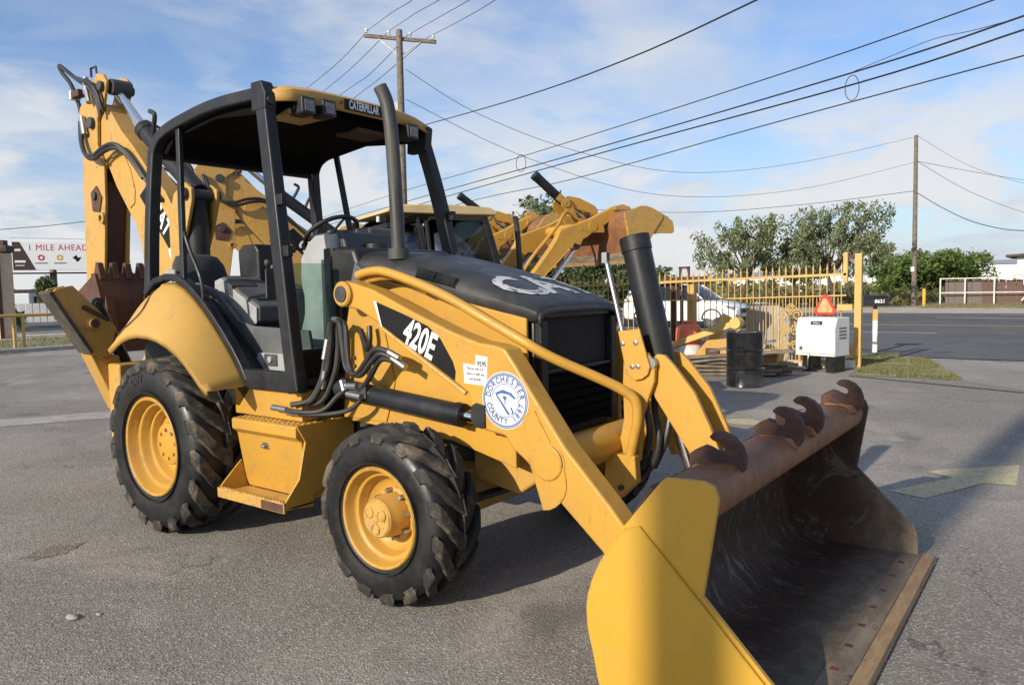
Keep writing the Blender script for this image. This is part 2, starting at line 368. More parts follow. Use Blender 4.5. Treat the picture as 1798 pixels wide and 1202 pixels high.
# ---------------------------------------------------------------- mesh helpers
class MB:
    def __init__(s): s.v, s.f = [], []
    def add(s, v, f):
        o = len(s.v); s.v += [tuple(p) for p in v]; s.f += [tuple(i+o for i in q) for q in f]; return s
    def box(s, x0, x1, y0, y1, z0, z1):
        v = [(x, y, z) for x in (x0, x1) for y in (y0, y1) for z in (z0, z1)]
        return s.add(v, [(0, 1, 3, 2), (4, 6, 7, 5), (0, 4, 5, 1), (2, 3, 7, 6), (0, 2, 6, 4), (1, 5, 7, 3)])
    def obox(s, c, ax, ay, az):
        c, ax, ay, az = map(Vector, (c, ax, ay, az))
        v = [c+i*ax+j*ay+k*az for i in (-1, 1) for j in (-1, 1) for k in (-1, 1)]
        return s.add(v, [(0, 1, 3, 2), (4, 6, 7, 5), (0, 4, 5, 1), (2, 3, 7, 6), (0, 2, 6, 4), (1, 5, 7, 3)])
    def beam(s, a, b, w, h, upv=(0, 0, 1)):
        a, b = Vector(a), Vector(b); d = (b-a)
        u = Vector(upv); sd = d.cross(u).normalized(); u = sd.cross(d).normalized()
        return s.obox((a+b)/2, d/2, sd*w/2, u*h/2)
    def prism(s, pts, a, b, plane='xz'):
        """polygon extruded along the third axis from a to b"""
        n = len(pts)
        def P(p, t):
            if plane == 'xz': return (p[0], t, p[1])
            if plane == 'yz': return (t, p[0], p[1])
            return (p[0], p[1], t)
        v = [P(p, a) for p in pts]+[P(p, b) for p in pts]
        f = [tuple(range(n))[::-1], tuple(range(n, 2*n))]+[(i, (i+1) % n, n+(i+1) % n, n+i) for i in range(n)]
        return s.add(v, f)
    def lathe(s, prof, c=(0, 0, 0), axis='y', n=48, a0=0, a1=2*math.pi):
        full = abs(a1-a0-2*math.pi) < 1e-6
        m = n if full else n+1
        v = []
        for i in range(m):
            t = a0+(a1-a0)*i/n
            for r, h in prof:
                if axis == 'y': p = (r*math.cos(t), h, r*math.sin(t))
                elif axis == 'x': p = (h, r*math.cos(t), r*math.sin(t))
                else: p = (r*math.cos(t), r*math.sin(t), h)
                v.append((p[0]+c[0], p[1]+c[1], p[2]+c[2]))
        k = len(prof); f = []
        for i in range(n):
            j = (i+1) % m
            for q in range(k-1): f.append((i*k+q, j*k+q, j*k+q+1, i*k+q+1))
        return s.add(v, f)
    def cyl(s, a, b, r, n=16, r1=None, caps=True):
        return s.tube([a, b], r, n, r1=r1, caps=caps)
    def tube(s, pts, r, n=8, smooth=0, r1=None, caps=True):
        P = [Vector(p) for p in pts]
        if smooth and len(P) > 2:
            Q = []
            for i in range(len(P)-1):
                p0, p1, p2, p3 = P[max(i-1, 0)], P[i], P[i+1], P[min(i+2, len(P)-1)]
                for k in range(smooth):
                    t = k/smooth
                    Q.append(0.5*((2*p1)+(-p0+p2)*t+(2*p0-5*p1+4*p2-p3)*t*t+(-p0+3*p1-3*p2+p3)*t**3))
            P = Q+[P[-1]]
        m = len(P); v, f = [], []
        d0 = (P[1]-P[0]).normalized()
        u = d0.orthogonal().normalized()
        for i in range(m):
            d = ((P[min(i+1, m-1)]-P[max(i-1, 0)])).normalized()
            u = (u-d*u.dot(d))
            u = u.normalized() if u.length > 1e-6 else d.orthogonal().normalized()
            w = d.cross(u)
            rr = r if r1 is None else r+(r1-r)*i/(m-1)
            for k in range(n):
                t = 2*math.pi*k/n
                v.append(P[i]+u*rr*math.cos(t)+w*rr*math.sin(t))
        for i in range(m-1):
            for k in range(n): f.append((i*n+k, i*n+(k+1) % n, (i+1)*n+(k+1) % n, (i+1)*n+k))
        if caps: f += [tuple(range(n))[::-1], tuple(range((m-1)*n, m*n))]
        return s.add(v, f)
    def loft(s, rows, closed=False):
        k = len(rows[0]); v = [p for r in rows for p in r]; f = []
        for i in range(len(rows)-1):
            for q in range(k if closed else k-1):
                f.append((i*k+q, i*k+(q+1) % k, (i+1)*k+(q+1) % k, (i+1)*k+q))
        return s.add(v, f)
    def xf(s, m):
        s.v = [tuple(m @ Vector(p)) for p in s.v]; return s
    def build(s, name, mt, parent=None, bevel=0.0, seg=2, smooth=True, angle=35, solid=0.0, loc=None):
        me = bpy.data.meshes.new(name)
        me.from_pydata(s.v, [], s.f); me.update()
        if smooth:
            me.polygons.foreach_set('use_smooth', [True]*len(me.polygons))
            me.set_sharp_from_angle(angle=R(angle))
        o = bpy.data.objects.new(name, me); COL.objects.link(o)
        for x in (mt if isinstance(mt, (list, tuple)) else [mt]): me.materials.append(M[x])
        if parent: o.parent = parent
        if loc: o.location = loc
        if solid:
            q = o.modifiers.new('solid', 'SOLIDIFY'); q.thickness = solid; q.offset = 0
        if bevel:
            q = o.modifiers.new('bevel', 'BEVEL'); q.width = bevel; q.segments = seg; q.limit_method = 'ANGLE'
            q.angle_limit = R(32); q.harden_normals = True
        return o
def empty(name, loc=(0, 0, 0), rz=0, parent=None):
    o = bpy.data.objects.new(name, None); COL.objects.link(o); o.location = loc; o.rotation_euler = (0, 0, rz)
    o.empty_display_size = 0.2
    if parent: o.parent = parent
    return o
def tag(o, label=None, cat=None, group=None, kind=None):
    if label: o['label'] = label
    if cat: o['category'] = cat
    if group: o['group'] = group
    if kind: o['kind'] = kind
    return o
def copy_tree(o, parent=None, xf=None):
    c = o.copy(); COL.objects.link(c); c.parent = parent
    for ch in list(o.children): copy_tree(ch, c)
    return c
def text_mb(txt, size, bold=0.0, sx=1.0, align='CENTER', spacing=1.0):
    """the characters as a flat mesh in the local xy plane"""
    cu = bpy.data.curves.new('t', 'FONT'); cu.body = txt; cu.size = size; cu.align_x = align; cu.align_y = 'CENTER'
    cu.offset = bold; cu.space_character = spacing; cu.resolution_u = 3; cu.fill_mode = 'FRONT'
    o = bpy.data.objects.new('t', cu); COL.objects.link(o)
    dg = bpy.context.evaluated_depsgraph_get(); dg.update()
    me = bpy.data.meshes.new_from_object(o.evaluated_get(dg))
    mb = MB(); mb.add([(v.co.x*sx, v.co.y, 0) for v in me.vertices], [tuple(p.vertices) for p in me.polygons])
    bpy.data.objects.remove(o); bpy.data.curves.remove(cu); bpy.data.meshes.remove(me)
    return mb
def frame(o, xd, yd):
    """matrix that lays the local xy plane at o with local x along xd and y along yd"""
    x, y = Vector(xd).normalized(), Vector(yd)
    z = x.cross(y).normalized(); y = z.cross(x)
    o = Vector(o)
    return Matrix(((x.x, y.x, z.x, o.x), (x.y, y.y, z.y, o.y), (x.z, y.z, z.z, o.z), (0, 0, 0, 1)))
def arc(cx, cz, r, a0, a1, n):
    return [(cx+r*math.cos(R(a0+(a1-a0)*i/n)), cz+r*math.sin(R(a0+(a1-a0)*i/n))) for i in range(n+1)]
# ---------------------------------------------------------------- ground, road, lot
def asphalt(name, c, c2, stone, scale, amount=0.5, bmp=0.5, patch=(0.0, 0.0, 0.0)):
    m, nt, b = mat(name)
    t = nd(nt, 'ShaderNodeTexCoord')
    v = nd(nt, 'ShaderNodeTexVoronoi'); v.inputs['Scale'].default_value = scale
    nt.links.new(t.outputs['Object'], v.inputs['Vector'])
    big = tex_noise(nt, 0.35, 6, 0.6, 0.5)
    mid = tex_noise(nt, 1.8, 6, 0.65, 0.3)
    fine = tex_noise(nt, scale*0.9, 4, 0.7)
    col = mixc(nt, ramp(nt, big, 0.40, 0.60), c, c2)
    col = mixc(nt, mul(nt, ramp(nt, mid, 0.40, 0.70), 0.45), col, tuple(x*0.70 for x in c))
    sepc = nd(nt, 'ShaderNodeSeparateColor'); nt.links.new(v.outputs['Color'], sepc.inputs[0])
    col = mixc(nt, mul(nt, ramp(nt, sepc.outputs[0], 0.55, 1.0), amount), col, stone)
    col = mixc(nt, mul(nt, ramp(nt, sepc.outputs[1], 0.6, 1.0), amount), col, tuple(x*0.30 for x in c))
    col = mixc(nt, mul(nt, ramp(nt, sepc.outputs[2], 0.965, 0.985), amount), col, (0.55, 0.52, 0.47))
    col = mixc(nt, mul(nt, ramp(nt, fine, 0.5, 0.72), 0.42), col, tuple(x*0.42 for x in c))
    dust = tex_noise(nt, 0.55, 8, 0.7, 1.0)
    col = mixc(nt, mul(nt, ramp(nt, dust, 0.52, 0.70), 0.35), col, stone)
    # oil spots
    sp = tex_noise(nt, 0.9, 3, 0.5, 0.2)
    col = mixc(nt, mul(nt, ramp(nt, sp, 0.60, 0.72), 0.6), col, tuple(x*0.40 for x in c))
    # wandering cracks
    wv = nd(nt, 'ShaderNodeTexVoronoi'); wv.feature = 'DISTANCE_TO_EDGE'; wv.inputs['Scale'].default_value = 0.30
    wn_ = nd(nt, 'ShaderNodeTexNoise'); wn_.inputs['Scale'].default_value = 1.6; wn_.inputs['Detail'].default_value = 6
    nt.links.new(t.outputs['Object'], wn_.inputs['Vector'])
    va = nd(nt, 'ShaderNodeVectorMath'); va.operation = 'MULTIPLY_ADD'; va.inputs[1].default_value = (0.9, 0.9, 0.9)
    nt.links.new(wn_.outputs['Color'], va.inputs[0]); nt.links.new(t.outputs['Object'], va.inputs[2]); nt.links.new(va.outputs[0], wv.inputs['Vector'])
    ck = mul(nt, ramp(nt, wv.outputs['Distance'], 0.0025, 0.0008), ramp(nt, mid, 0.46, 0.58))
    col = mixc(nt, mul(nt, ck, 0.7), col, tuple(x*0.25 for x in c))
    nt.links.new(col, b.inputs['Base Color'])
    b.inputs['Roughness'].default_value = 0.88
    b.inputs['Specular IOR Level'].default_value = 0.35
    hh = mul(nt, v.outputs['Distance'], fine, 'ADD')
    bump(nt, b, hh, bmp, 0.006)
    M[name] = m
asphalt('lot_asphalt', (0.285, 0.258, 0.222), (0.200, 0.182, 0.158), (0.48, 0.44, 0.385), 100, 0.50, 0.6)
asphalt('road_asphalt', (0.105, 0.103, 0.102), (0.128, 0.125, 0.122), (0.10, 0.10, 0.105), 60, 0.3, 0.3)
asphalt('apron', (0.30, 0.275, 0.24), (0.24, 0.222, 0.198), (0.42, 0.40, 0.36), 50, 0.35, 0.4)
def soil():
    m, nt, b = mat('soil')
    big = tex_noise(nt, 0.12, 6, 0.62, 0.8)
    mid = tex_noise(nt, 1.1, 8, 0.7, 0.4)
    c = mixc(nt, ramp(nt, big, 0.42, 0.58), (0.36, 0.30, 0.225), (0.175, 0.165, 0.075))
    c = mixc(nt, mul(nt, ramp(nt, mid, 0.42, 0.68), 0.6), c, (0.22, 0.19, 0.11))
    c = mixc(nt, mul(nt, ramp(nt, tex_noise(nt, 14, 6, 0.7), 0.5, 0.7), 0.5), c, (0.12, 0.105, 0.06))
    nt.links.new(c, b.inputs['Base Color']); b.inputs['Roughness'].default_value = 0.95
    bump(nt, b, tex_noise(nt, 9, 8, 0.75), 0.8, 0.05)
    M['soil'] = m
    plain('sand', (0.46, 0.395, 0.31), 0.95, c2=(0.36, 0.30, 0.225), scale=1.4, bmp=0.5, bscale=12)
    plain('grass_soil', (0.185, 0.175, 0.075), 0.95, c2=(0.27, 0.23, 0.12), scale=1.6, bmp=0.6, bscale=25)
soil()
def roadpaint(name, c, wear, under):
    m, nt, b = mat(name)
    f = tex_noise(nt, 16, 9, 0.78, 0.3)
    nt.links.new(mixc(nt, ramp(nt, f, wear, wear+0.1), c, under), b.inputs['Base Color'])
    b.inputs['Roughness'].default_value = 0.8
    bump(nt, b, tex_noise(nt, 90, 4, 0.6), 0.5, 0.004)
    M[name] = m
roadpaint('line_white', (0.55, 0.54, 0.52), 0.60, (0.2, 0.19, 0.18))
roadpaint('line_yellow', (0.50, 0.33, 0.10), 0.62, (0.2, 0.17, 0.12))
roadpaint('line_pale', (0.47, 0.405, 0.23), 0.50, (0.28, 0.25, 0.195))
def sheet(name, pts, z, mt, kind='structure', parent=None, th=0.0):
    mb = MB()
    n = len(pts)
    if th: mb.prism(pts, z-th, z, 'xy')
    else: mb.add([(p[0], p[1], z) for p in pts], [tuple(range(n))])
    o = mb.build(name, mt, parent, smooth=False)
    if kind and not parent: tag(o, kind=kind)
    return o
sheet('ground', [(-900, -900), (900, -900), (900, 900), (-900, 900)], -0.012, 'soil')
lot = sheet('parking_lot', [(-20.2, -60), (60, -60), (60, 14.2), (-20.2, 14.2)], 0.0, 'lot_asphalt')
road = sheet('road', [(-400, 14.2), (400, 14.2), (400, 38.6), (-400, 38.6)], 0.004, 'road_asphalt')
sheet('road_shoulder', [(-60, 38.6), (60, 38.6), (60, 42.5), (10, 46), (-8, 47.5), (-60, 44)], 0.0, 'sand')
sheet('driveway_apron', [(3.55, 10.35), (4.6, 9.5), (40, 8.0), (40, 14.6), (2.5, 14.35), (3.0, 12.6)], 0.004, 'apron')
gp = [(2.0, 10.35), (2.9, 10.5), (3.6, 10.45), (3.3, 11.6), (2.95, 12.7), (2.6, 14.0), (1.9, 14.75), (-6, 14.9), (-6, 14.1), (1.2, 13.6)]
rg = random.Random(3); gj = []
for i_ in range(len(gp)):
    a_, b_ = Vector(gp[i_]), Vector(gp[(i_+1) % len(gp)]); k_ = max(1, int((b_-a_).length/0.09))
    for j_ in range(k_):
        q_ = a_.lerp(b_, j_/k_); gj.append((q_.x+rg.gauss(0, 0.035)+0.10*noise.noise((q_.x*2, q_.y*2, 1)), q_.y+rg.gauss(0, 0.05)+0.14*noise.noise((q_.x*2, q_.y*2, 5))))
sheet('grass_verge', gj, 0.008, 'grass_soil')
sheet('sand_path', [(-27, -40), (-34, -40), (-37, 40), (-29, 40)], 0.0, 'sand')
# paint on the ground
def marking(name, pts, mt, z, parent): return sheet(name, pts, z, mt, None, parent)
def line_x(y, w, x0, x1, mt): marking('road_line', [(x0, y-w/2), (x1, y-w/2), (x1, y+w/2), (x0, y+w/2)], mt, 0.009, road)
line_x(22.7, 0.16, -40, 1.6, 'line_white')
line_x(27.1, 0.14, -60, 60, 'line_yellow'); line_x(27.45, 0.14, -60, 60, 'line_yellow')
line_x(33.4, 0.16, 0.2, 30, 'line_white')
line_x(36.9, 0.16, 2.2, 30, 'line_white')
marking('painted_arrow', [(3.928, 2.713), (4.193, 2.637), (4.503, 3.37), (4.724, 3.407), (4.7, 4.21), (4.195, 3.717), (4.063, 3.537), (4.286, 3.448)], 'line_pale', 0.004, lot)
marking('painted_arrow', [(1.45, 4.95), (2.0, 4.85), (2.35, 5.05), (1.9, 5.3)], 'line_pale', 0.004, lot)
# oil stain under the left foreground
rg = random.Random(8)
def stain(cx_, cy_, rx, ry, mt_):
    pts = []
    for i_ in range(90):
        t_ = 2*math.pi*i_/90; k_ = 1+0.45*noise.noise((2*math.cos(t_), 2*math.sin(t_), cx_))+rg.gauss(0, 0.10)
        pts.append((cx_+rx*k_*math.cos(t_), cy_+ry*k_*math.sin(t_)))
    marking('oil_stain', pts, mt_, 0.003, lot)
asphalt('oily_asphalt', (0.150, 0.128, 0.108), (0.175, 0.15, 0.128), (0.40, 0.36, 0.30), 88, 0.55, 0.8)
stain(-0.20, -1.68, 0.10, 0.15, 'oily_asphalt'); stain(0.45, 2.4, 0.25, 0.18, 'oily_asphalt')
# a pale concrete strip across the lot
d = Vector((0.475, 0.88)); nrm = Vector((0.88, -0.475)); c0 = Vector((-5.97, 0.62))
st = [c0-d*9+nrm*0.33, c0+d*9+nrm*0.33, c0+d*9-nrm*0.33, c0-d*9-nrm*0.33]
sheet('concrete_strip', [tuple(p) for p in st], 0.004, 'concrete')
# joint in the pavement at the driveway
j0, j1 = Vector((1.9, 10.28)), Vector((7.5, 8.15)); jn = Vector((0.356, 0.934))*0.035
sheet('pavement_joint', [tuple(j0-jn), tuple(j1-jn), tuple(j1+jn), tuple(j0+jn)], 0.009, 'rust_brown')
# kerb at the left edge of the lot
kb = MB(); kb.box(-20.5, -20.2, -40, 13.5, -0.05, 0.13)
tag(kb.build('kerb', 'concrete', bevel=0.03), kind='structure')
# ---------------------------------------------------------------- the backhoe loader
BH = empty('backhoe_loader')
tag(BH, 'yellow open-canopy backhoe loader with lowered rusty bucket and round seal, in the foreground', 'backhoe loader')

def make_tyre(Rr, W, rin, nl, lug_h, lw, sweep):
    rc = Rr-lug_h
    sh = W*0.10
    prof = [(rin-0.004, sh*0.9), (rin+0.012, sh*0.45), (rin+(rc-rin)*0.30, 0.006), (rin+(rc-rin)*0.58, 0.0), (rin+(rc-rin)*0.82, sh*0.35),
            (rc-0.012, sh*0.85), (rc, sh*1.6), (rc+0.006, W/2)]
    prof = prof+[(r, W-h) for r, h in prof[-2::-1]]
    body = MB().lathe(prof, n=72)
    # raised ring and rim guard on the sidewall
    r0 = rin+(rc-rin)*0.16
    body.lathe([(r0-0.010, 0.03), (r0-0.006, -0.002), (r0+0.004, -0.003), (r0+0.009, 0.03)], n=72)
    lug = MB()
    for side in (0, 1):
        for i in range(nl):
            ph = 2*math.pi*(i+0.5*side)/nl
            st = [(W*0.53, Rr, 0.0, lw*1.05), (W*0.40, Rr, 0.16, lw*1.0), (W*0.26, Rr-0.002, 0.42, lw*0.98), (W*0.14, Rr-0.006, 0.72, lw*1.0),
                  (W*0.05, Rr-0.016, 0.92, lw*1.05), (W*0.012, Rr-lug_h*1.1, 1.01, lw*0.98), (W*0.004, rin+(rc-rin)*0.76, 1.05, lw*0.70)]
            rows = []
            for y, r, t, w in st:
                yy = y if not side else W-y
                a = ph+t*sweep
                da = w/2/r
                base = r-lug_h*1.5 if y > 0.02*W else r-lug_h*0.5
                by = yy if y > 0.02*W else (yy+0.022 if not side else yy-0.022)
                q = 1.10
                rows.append([(r*math.cos(a-da), yy, r*math.sin(a-da)), (r*math.cos(a+da), yy, r*math.sin(a+da)),
                             (base*math.cos(a+da*q), by, base*math.sin(a+da*q)), (base*math.cos(a-da*q), by, base*math.sin(a-da*q))])
            o = len(lug.v)
            lug.loft(rows, closed=True)
            lug.f += [(o, o+1, o+2, o+3), (o+len(rows)*4-1, o+len(rows)*4-2, o+len(rows)*4-3, o+len(rows)*4-4)]
    return body, lug

def wheel(cx, cz, yout, Rr, W, rin, nl, lug_h, lw, sweep, kind, spin=0.0):
    w = empty('wheel', (cx, yout, cz), parent=BH)
    w.rotation_euler = (0, spin, 0)
    body, lug = make_tyre(Rr, W, rin, nl, lug_h, lw, sweep)
    ty = body.build('tyre', 'rubber', w, angle=50)
    lug.build('tread', 'rubber_tread', w, bevel=0.006, seg=1, angle=30)
    rm = MB()
    if kind == 'rear':
        pr = [(rin-0.012, 0.075), (rin+0.004, 0.03), (rin+0.006, 0.018), (rin-0.002, 0.010), (rin-0.016, 0.014), (rin-0.024, 0.03), (rin-0.030, 0.072), (rin-0.040, 0.084),
              (rin-0.058, 0.086), (rin-0.066, 0.096), (rin-0.072, 0.135), (rin-0.082, 0.146), (rin-0.098, 0.148), (rin-0.106, 0.158),
              (rin-0.112, 0.195), (rin-0.125, 0.208), (0.16, 0.212), (0.0, 0.212)]
        rm.lathe(pr, n=64)
        rm.build('rim', 'yellow', w, angle=40)
        hb = MB(); hb.lathe([(0.16, 0.213), (0.150, 0.15), (0.147, 0.140), (0.138, 0.134), (0.0, 0.134)], n=40)
        hb.build('hub', 'yellow', w, angle=40)
        bt = MB()
        for k in range(8):
            a = 2*math.pi*k/8+0.2
            bt.cyl((0.1*math.cos(a), 0.12, 0.1*math.sin(a)), (0.1*math.cos(a), 0.14, 0.1*math.sin(a)), 0.012, 6)
        bt.build('lug_nut', 'yellow_worn', w)
    else:
        pr = [(rin-0.012, 0.07), (rin+0.004, 0.03), (rin+0.005, 0.016), (rin-0.002, 0.008), (rin-0.014, 0.012), (rin-0.022, 0.028), (rin-0.028, 0.062), (rin-0.038, 0.072),
              (rin-0.052, 0.075), (rin-0.058, 0.085), (rin-0.064, 0.125), (rin-0.072, 0.134), (rin-0.085, 0.142), (rin-0.098, 0.152), (0.13, 0.158), (0.0, 0.158)]
        rm.lathe(pr, n=64)
        rm.build('rim', 'yellow', w, angle=40)
        hb = MB()
        hb.lathe([(0.140, 0.158), (0.140, 0.140), (0.116, 0.134), (0.112, 0.06), (0.106, 0.048), (0.103, 0.015), (0.094, 0.004), (0.0, 0.0)], n=40)
        hb.build('hub', 'yellow_worn', w, angle=30)
        ca = MB()
        for k in range(3):
            a = R(40+120*k)
            x, z = 0.053*math.cos(a), 0.053*math.sin(a)
            ca.lathe([(0.030, 0.004), (0.030, -0.004), (0.024, -0.006), (0.022, -0.003), (0.0, -0.003)], c=(x, 0, z), n=18)
        ca.lathe([(0.022, 0.004), (0.020, -0.003), (0, -0.003)], n=16)
        ca.build('hub_cap', 'yellow_worn', w)
        bt = MB()
        for k in range(8):
            a = 2*math.pi*k/8+0.35
            bt.cyl((0.127*math.cos(a), 0.10, 0.127*math.sin(a)), (0.127*math.cos(a), 0.145, 0.127*math.sin(a)), 0.013, 6)
        bt.build('lug_nut', 'steel', w)
        vs = MB().tube([(0.19, 0.14, 0.06), (0.21, 0.07, 0.07)], 0.007, 8); vs.build('valve', 'hose', w)
    return w
RW = wheel(0, 0.606, -1.125, 0.612, 0.47, 0.340, 17, 0.038, 0.116, 0.44, 'rear', 0.1)
FW = wheel(2.1925, 0.466, -1.072, 0.476, 0.325, 0.266, 15, 0.037, 0.096, 0.46, 'front', 0.2)
for wsrc in (RW, FW):
    c = copy_tree(wsrc, BH); c.location.y = -wsrc.location.y; c.scale = (1, -1, 1); c.rotation_euler = (0, 0.37, 0)
    if wsrc is FW: c.location.x += 0.05; c.location.y += 0.05

# ---- moulded size mark on the rear sidewall
tm = text_mb('QSN', 0.075, 0.002, 1.1)
lm = MB()
for x, y, z in tm.v: pass
lm.f = list(tm.f)
for x, y, z in tm.v:
    a = R(112)-x/0.47; r = 0.475+y
    lm.v.append((r*math.cos(a), -0.0045, r*math.sin(a)))
lm.build('sidewall_lettering', 'rubber_tread', RW)

# ---- chassis
ch = MB()
ch.box(-1.15, 1.6, -0.42, 0.42, 0.52, 0.98)
ch.box(1.6, 2.62, -0.30, 0.30, 0.52, 0.80)
ch.build('chassis', 'underside', BH, bevel=0.02)
fa = MB()
fa.prism([(-0.95, 0.40), (-0.80, 0.36), (-0.30, 0.34), (0.30, 0.34), (0.80, 0.36), (0.95, 0.40), (0.95, 0.53), (0.8, 0.56), (0.3, 0.62), (-0.3, 0.62), (-0.8, 0.56), (-0.95, 0.53)], 2.10, 2.29, 'yz')
fa.build('front_axle', 'yellow_worn', BH, bevel=0.02)
ra = MB().cyl((0, -0.9, 0.606), (0, 0.9, 0.606), 0.15, 24); ra.box(-0.25, 0.25, -0.35, 0.35, 0.38, 0.82)
ra.build('rear_axle', 'underside', BH, bevel=0.02)
sj = MB()
for s in (-1, 1):
    sj = MB(); sj.cyl((2.05, s*0.2, 0.43), (1.98, s*0.72, 0.45), 0.03, 10)
    sj.cyl((2.42, s*0.1, 0.47), (2.36, s*0.72, 0.47), 0.025, 10); sj.build('steering_rod', 'hose', BH)
fb = MB(); fb.prism([(2.30, 0.55), (2.62, 0.50), (2.80, 0.62), (2.80, 0.80), (2.30, 0.82)], -0.40, 0.40)
fb.build('front_frame', 'yellow_worn', BH, bevel=0.02)
en = MB(); en.box(1.1, 2.55, -0.36, 0.36, 0.80, 1.55)
en.build('engine', 'underside', BH)
# yellow side frame between tower and grille, beneath the arm
sf = MB()
for s in (-1, 1):
    sf = MB(); sf.prism([(1.45, 0.84), (2.30, 0.80), (2.74, 0.70), (2.74, 0.98), (2.62, 1.10), (1.86, 1.46), (1.45, 1.44)], s*0.535, s*0.575); sf.build('side_frame', 'yellow', BH, bevel=0.008)

# ---- hood and grille
def hood_top(x):
    P = [(1.10, 1.915), (1.40, 1.908), (1.67, 1.880), (2.0, 1.812), (2.32, 1.725), (2.62, 1.630), (2.72, 1.592), (2.79, 1.545)]
    for (a, b), (c, e) in zip(P, P[1:]):
        if x <= c: return b+(e-b)*(x-a)/(c-a)
    return P[-1][1]
def hood_edge(x): return 1.755-(x-1.48)*0.215 if x < 2.70 else 1.493-(x-2.7)*0.10
xs = [1.12, 1.3, 1.5, 1.7, 1.9, 2.1, 2.3, 2.45, 2.58, 2.66, 2.72, 2.76, 2.79]
rows = []
for x in xs:
    t, e = hood_top(x), hood_edge(x)
    hw = 0.445 if x < 2.6 else 0.445-(x-2.6)*0.12
    sec = []
    for k in range(13):
        u = -1+2*k/12
        a = abs(u)
        sg = 1 if u > 0 else -1
        # flat top, round shoulder, near-vertical side
        yy = sg*hw*min(1, (math.sin(min(a*1.08, 1)*math.pi/2))**0.95)
        zz_ = e+(t-e)*(max(0, 1-a**3.2))
        if a > 0.999: zz_ = e-0.02
        sec.append((x, yy, zz_))
    rows.append(sec)
hd = MB().loft(rows)
front = [(2.80, p[1]*0.96, p[2]-0.035) for p in rows[-1]]
hd.loft([rows[-1], front])
hood = hd.build('hood', 'hood_black', BH, angle=40, solid=0.012)
# vent set in the near shoulder of the hood
def hood_pt(x, k):  # k = section parameter -1..0
    t, e = hood_top(x), hood_edge(x); hw = 0.445
    a = abs(k)
    return Vector((x, -hw*min(1, (math.sin(min(a*1.08, 1)*math.pi/2))**0.95), e+(t-e)*(1-a**3.2)))
for q, (xa, xb) in enumerate(((1.93, 2.07), (2.085, 2.225))):
    vt = MB()
    for i in range(6):
        k = 0.73+0.025*i
        p0, p1 = hood_pt(xa, -k), hood_pt(xb, -k)
        n = Vector((0.0, -0.55, 0.84))
        vt.beam(p0+n*0.010, p1+n*0.010, 0.008, 0.010, n)
    vt.build('vent_slat', 'black_plastic', hood)
    vb = MB()
    q4 = [hood_pt(xa-0.01, -0.70), hood_pt(xb+0.01, -0.70), hood_pt(xb+0.01, -0.885), hood_pt(xa-0.01, -0.885)]
    n = Vector((0.1, -0.5, 0.86))
    vb.add([p+n*0.010 for p in q4], [(0, 1, 2, 3)])
    vb.build('vent_recess', 'grille_black', hood, solid=0.004)
# hood mark: white letters with worn edges
def on_hood(x, y):
    e, t = hood_edge(x), hood_top(x); hw = 0.445 if x < 2.6 else 0.445-(x-2.6)*0.12
    s = min(1, (abs(y)/hw)**(1/0.95)); a = math.asin(s)/(math.pi/2)/1.08
    return e+(t-e)*(1-min(1, a)**3.2)
tm = text_mb('CAT', 0.48, 0.014, 1.0)
hl = MB(); hl.f = list(tm.f)
import bmesh
bm = bmesh.new()
vs_ = [bm.verts.new((v[0], v[1], 0)) for v in tm.v]
for f in tm.f:
    try: bm.faces.new([vs_[i] for i in f])
    except ValueError: pass
for k in range(-11, 12):
    g = bm.verts[:]+bm.edges[:]+bm.faces[:]
    bmesh.ops.bisect_plane(bm, geom=g, plane_co=(0, k*0.03, 0), plane_no=(0, 1, 0))
    g = bm.verts[:]+bm.edges[:]+bm.faces[:]
    bmesh.ops.bisect_plane(bm, geom=g, plane_co=(k*0.045, 0, 0), plane_no=(1, 0, 0))
me = bpy.data.meshes.new('emblem_lettering')
for v in bm.verts:
    x = 2.545-v.co.y*0.92
    yy = v.co.x*0.82
    v.co = Vector((x, yy, on_hood(x, yy)+0.0095))
bm.to_mesh(me); bm.free()
def worn_white():
    m, nt, b = mat('worn_white')
    f = tex_noise(nt, 7, 9, 0.75, 0.8)
    nt.links.new(mixc(nt, ramp(nt, f, 0.515, 0.57), (0.52, 0.52, 0.51), (0.032, 0.033, 0.035)), b.inputs['Base Color'])
    b.inputs['Roughness'].default_value = 0.5
    M['worn_white'] = m
worn_white()
me.materials.append(M['worn_white'])
eo = bpy.data.objects.new('emblem_lettering', me); COL.objects.link(eo); eo.parent = hood

sp = MB()
for s in (-1, 1):
    sp = MB(); sp.prism([(1.46, 1.30), (2.735, 1.24), (2.735, 1.485), (2.45, 1.545), (1.48, 1.752)], s*0.43, s*0.455); sp.build('side_panel', 'yellow', BH, bevel=0.010)
gr = MB()
gpts = [(-0.41, 0.86), (-0.37, 0.80), (0.37, 0.80), (0.41, 0.86), (0.41, 1.46), (0.36, 1.545), (0.0, 1.575), (-0.36, 1.545), (-0.41, 1.46)]
gr.prism(gpts, 2.56, 2.755, 'yz')
grille = gr.build('grille', 'grille_black', BH, bevel=0.02, seg=3)
gm = MB(); gm.box(2.755, 2.762, -0.33, 0.33, 1.20, 1.48); gm.build('grille_screen', 'grille_mesh', grille)
for i in range(6):
    z = 0.870+i*0.053
    lv = MB(); lv.prism([(2.750, z), (2.788, z-0.010), (2.788, z+0.020), (2.750, z+0.036)], -0.35, 0.35)
    lv.build('louver', 'liner_black', grille)
fr_ = MB()
for s in (-1, 1): fr_.box(2.755, 2.80, s*0.41, s*0.345, 0.84, 1.47)
fr_.box(2.755, 2.785, -0.345, 0.345, 1.48, 1.52); fr_.box(2.755, 2.792, -0.345, 0.345, 1.180, 1.20)
